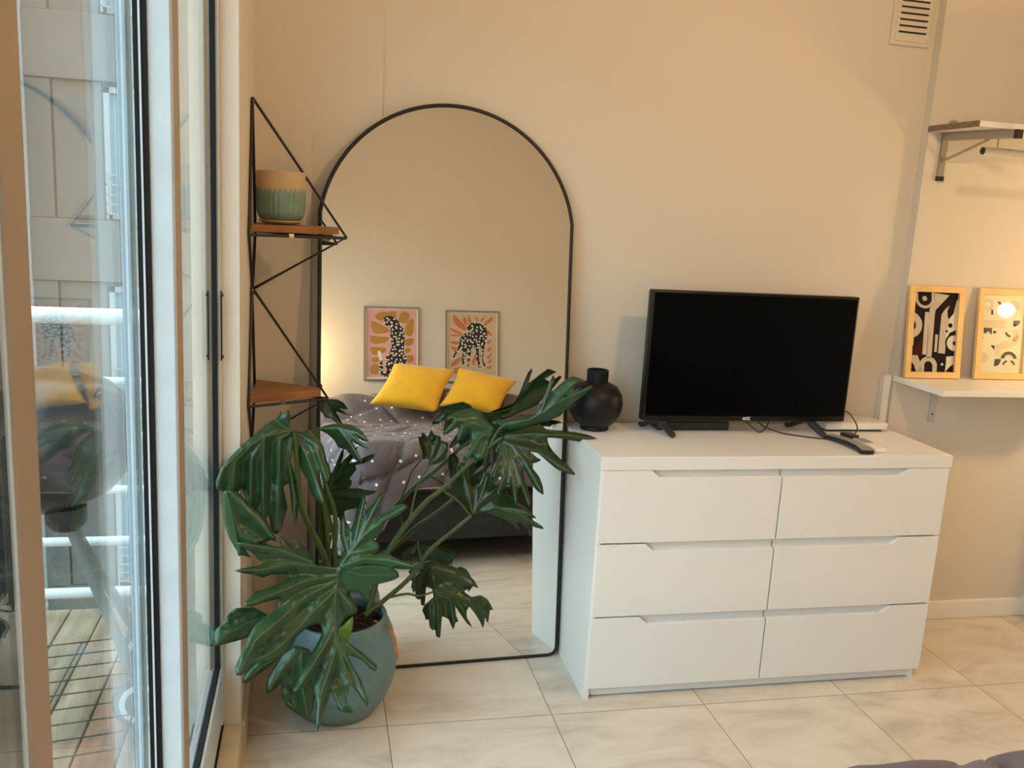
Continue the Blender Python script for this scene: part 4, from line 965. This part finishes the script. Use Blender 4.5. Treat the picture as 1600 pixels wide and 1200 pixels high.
leaf(C4, F_, [[(590, 388), (700, 385), (800, 410), (862, 450)], [(700, 385), (770, 470), (825, 565)], [(740, 400), (800, 450), (868, 500)]], (590, 388), .05, -.0006, -.0006)
G_ = [(330, 490), (210, 622), (150, 642), (80, 662), (22, 674), (18, 600), (32, 570), (90, 520), (93, 488), (148, 450), (250, 447), (312, 480)]
leaf(C5, G_, [[(325, 495), (200, 540), (100, 600), (25, 665)]], (325, 495), -.20, .0009, .0002)
G2 = [(400, 735), (330, 742), (270, 760), (215, 820), (178, 884), (205, 888), (270, 842), (340, 792)]
leaf(C5, G2, [[(395, 740), (290, 790), (190, 880)]], (395, 740), -.19, .0006, .0)
M_ = [(490, 670), (430, 700), (380, 780), (330, 860), (320, 930), (330, 952), (380, 922), (412, 882), (415, 965), (440, 1022), (500, 1066), (567, 1102), (600, 1045), (608, 940), (640, 850), (620, 760), (570, 690)]
leaf(C5, M_, [[(520, 690), (430, 790), (335, 935)], [(530, 700), (530, 880), (565, 1090)]], (520, 690), -.150, .0003, -.0004)
Yf = [(722, 585), (780, 545), (832, 498), (828, 560), (815, 620), (800, 652), (760, 630)]
leaf(C5, Yf, [], (740, 590), -.165, 0, 0, m=M_LEAFY)
H_ = [(890, 262), (905, 220), (960, 197), (1060, 190), (1100, 168), (1132, 162), (1170, 200), (1240, 210), (1350, 220), (1440, 240), (1494, 263), (1400, 268), (1378, 281), (1270, 262), (1182, 255), (1190, 300), (1215, 340), (1262, 388), (1312, 430), (1352, 475), (1350, 490), (1300, 478), (1240, 452), (1180, 402), (1120, 352), (1075, 343), (1110, 375), (1143, 395), (1110, 412), (1076, 420), (1092, 452), (1130, 500), (1152, 560), (1157, 613), (1120, 590), (1086, 550), (1060, 500), (1028, 445), (1040, 520), (1060, 580), (1076, 640), (1072, 702), (1040, 640), (1012, 562), (992, 600), (996, 680), (968, 660), (953, 600), (945, 548), (920, 560), (892, 602), (870, 628), (858, 600), (880, 540), (900, 482), (860, 510), (834, 522), (832, 470), (850, 420), (880, 380), (858, 340), (876, 300)]
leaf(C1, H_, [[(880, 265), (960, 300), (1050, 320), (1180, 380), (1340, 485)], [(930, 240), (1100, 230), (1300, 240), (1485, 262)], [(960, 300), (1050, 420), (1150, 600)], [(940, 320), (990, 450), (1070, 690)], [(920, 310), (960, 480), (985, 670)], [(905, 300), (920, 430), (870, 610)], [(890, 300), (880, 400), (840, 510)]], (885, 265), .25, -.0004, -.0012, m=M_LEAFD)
I2 = [(838, 180), (800, 140), (770, 95), (720, 70), (680, 75), (620, 90), (560, 120), (528, 150), (560, 152), (600, 132), (578, 172), (535, 212), (530, 236), (562, 230), (600, 202), (640, 182), (620, 222), (612, 272), (625, 292), (650, 242), (672, 195), (702, 190), (698, 240), (700, 292), (680, 340), (658, 382), (668, 407), (720, 362), (728, 402), (770, 392), (812, 350), (820, 290), (808, 265), (842, 242), (862, 215)]
leaf(C1, I2, [[(840, 200), (740, 140), (620, 140), (540, 225)], [(830, 205), (700, 160), (560, 135)], [(740, 160), (650, 190), (625, 280)], [(830, 215), (760, 260), (670, 395)], [(825, 230), (790, 310), (760, 385)]], (845, 205), .25, .0001, -.0005)
I_ = [(775, 662), (800, 654), (835, 645), (849, 622), (857, 602), (864, 586), (867, 592), (862, 612), (880, 596), (895, 588), (912, 594), (893, 606), (905, 612), (923, 602), (926, 605), (906, 623), (886, 639), (875, 650), (855, 658), (825, 668), (795, 674)]
leaf(CI, I_, [[(778, 667), (830, 655), (870, 630), (920, 605)], [(845, 645), (862, 595)], [(850, 645), (900, 595)]], (778, 667), .25, -.0003, -.0002, step=3.5)
I3 = [(770, 672), (768, 660), (778, 655), (800, 656), (806, 668), (795, 680), (780, 680)]
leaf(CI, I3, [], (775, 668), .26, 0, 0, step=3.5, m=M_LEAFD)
K_ = [(435, 432), (440, 400), (417, 330), (411, 282), (428, 288), (430, 252), (450, 268), (468, 292), (480, 275), (498, 240), (512, 270), (562, 290), (560, 322), (552, 372), (535, 402), (480, 422)]
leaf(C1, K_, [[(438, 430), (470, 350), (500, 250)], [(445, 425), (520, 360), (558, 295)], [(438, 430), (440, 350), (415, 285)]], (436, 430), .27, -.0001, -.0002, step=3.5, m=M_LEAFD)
J_ = [(712, 740), (690, 725), (660, 690), (650, 620), (625, 540), (613, 470), (622, 418), (662, 410), (690, 450), (695, 540), (718, 562), (760, 542), (788, 470), (822, 480), (832, 540), (812, 582), (850, 560), (892, 530), (882, 602), (940, 610), (982, 650), (1040, 690), (1100, 745), (1113, 760), (1062, 752), (1092, 772), (1150, 810), (1157, 827), (1110, 817), (1050, 792), (1078, 842), (1086, 872), (1070, 870), (1058, 830), (1020, 792), (978, 778), (1000, 810), (1006, 838), (970, 802), (920, 776), (860, 742), (800, 722), (750, 726)]
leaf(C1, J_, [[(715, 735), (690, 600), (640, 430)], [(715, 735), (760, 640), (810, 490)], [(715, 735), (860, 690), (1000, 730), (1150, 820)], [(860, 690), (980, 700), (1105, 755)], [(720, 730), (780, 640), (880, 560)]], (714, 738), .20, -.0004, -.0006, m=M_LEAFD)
L_ = [(740, 235), (900, 268), (1030, 320), (1140, 380), (1202, 440), (1252, 530), (1195, 505), (1150, 567), (1138, 538), (1100, 560), (1180, 620), (1270, 598), (1342, 640), (1380, 700), (1404, 756), (1370, 755), (1352, 884), (1336, 870), (1318, 828), (1310, 900), (1295, 942), (1270, 880), (1220, 800), (1158, 718), (1128, 760), (1130, 830), (1192, 938), (1130, 892), (1080, 820), (1008, 718), (1020, 820), (1042, 872), (1012, 885), (990, 957), (960, 900), (938, 850), (872, 820), (862, 930), (852, 1038), (812, 1030), (800, 958), (770, 964), (742, 930), (733, 850), (704, 858), (690, 810), (666, 760), (690, 700), (782, 620), (770, 560), (765, 450), (745, 370), (735, 330), (690, 380), (640, 340), (600, 390), (576, 458), (548, 450), (555, 400), (520, 352), (600, 285)]
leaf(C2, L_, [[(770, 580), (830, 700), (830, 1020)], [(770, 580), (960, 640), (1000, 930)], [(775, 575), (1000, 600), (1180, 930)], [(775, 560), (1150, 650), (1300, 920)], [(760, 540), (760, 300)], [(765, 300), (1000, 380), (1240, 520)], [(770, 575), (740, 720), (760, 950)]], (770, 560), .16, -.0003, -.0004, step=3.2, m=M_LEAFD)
def stem(pts, r0, r1, name='stem'):
    P = smooth_pts([at(*p) for p in pts], 6); m_ = len(P)
    obj(name, tube(P, [r0 + (r1 - r0) * i / (m_ - 1) for i in range(m_)], 10), M_STEM, plant, smooth=True)
stem([(570, 962, .06), (600, 938, .09), (640, 903, .13), (672, 860, .17), (705, 832, .19), (736, 806, .20)], .0085, .0055)
stem([(575, 955, .08), (598, 880, .15), (630, 826, .19), (665, 785, .21), (690, 765, .22), (715, 742, .23), (745, 714, .24), (770, 694, .25), (784, 684, .25)], .0095, .0055)
stem([(765, 698, .25), (775, 678, .25), (790, 664, .25), (830, 654, .245)], .004, .004)
stem([(690, 766, .22), (715, 782, .21), (736, 806, .20)], .004, .004)
stem([(655, 752, .25), (664, 738, .26), (670, 727, .27)], .0035, .003)
stem([(640, 812, .20), (648, 775, .24), (655, 752, .25)], .0035, .0032)
stem([(525, 965, .06), (512, 885, .04), (488, 830, .0), (470, 790, -.05), (465, 735, -.08), (460, 673, -.10)], .0105, .0065)
stem([(535, 965, .07), (522, 880, .06), (525, 825, .06), (520, 790, .05), (508, 755, .04), (500, 710, .03), (497, 668, .02)], .0085, .005)
stem([(528, 965, .06), (515, 880, .06), (508, 800, .05), (495, 740, .02), (472, 690, -.04), (460, 674, -.06)], .0075, .0055)
stem([(545, 965, .04), (545, 930, .0), (538, 900, -.08), (529, 889, -.132)], .0075, .006)
stem([(605, 934, .08), (635, 928, .10), (655, 931, .12), (676, 925, .14)], .0042, .003)
stem([(660, 880, .12), (655, 862, .12), (652, 845, .12)], .005, .0015, 'sheath')
stem([(520, 970, .02), (470, 975, -.1), (430, 965, -.18), (417, 962, -.20)], .005, .004)
dry = obj('dry_leaf', slab([tuple(at(585, 970, .03)), tuple(at(600, 978, -.0)), tuple(at(611, 984, -.05)), tuple(at(617, 1000, -.075)), tuple(at(621, 1030, -.085))], .010, .001), M_DRYLEAF, plant)
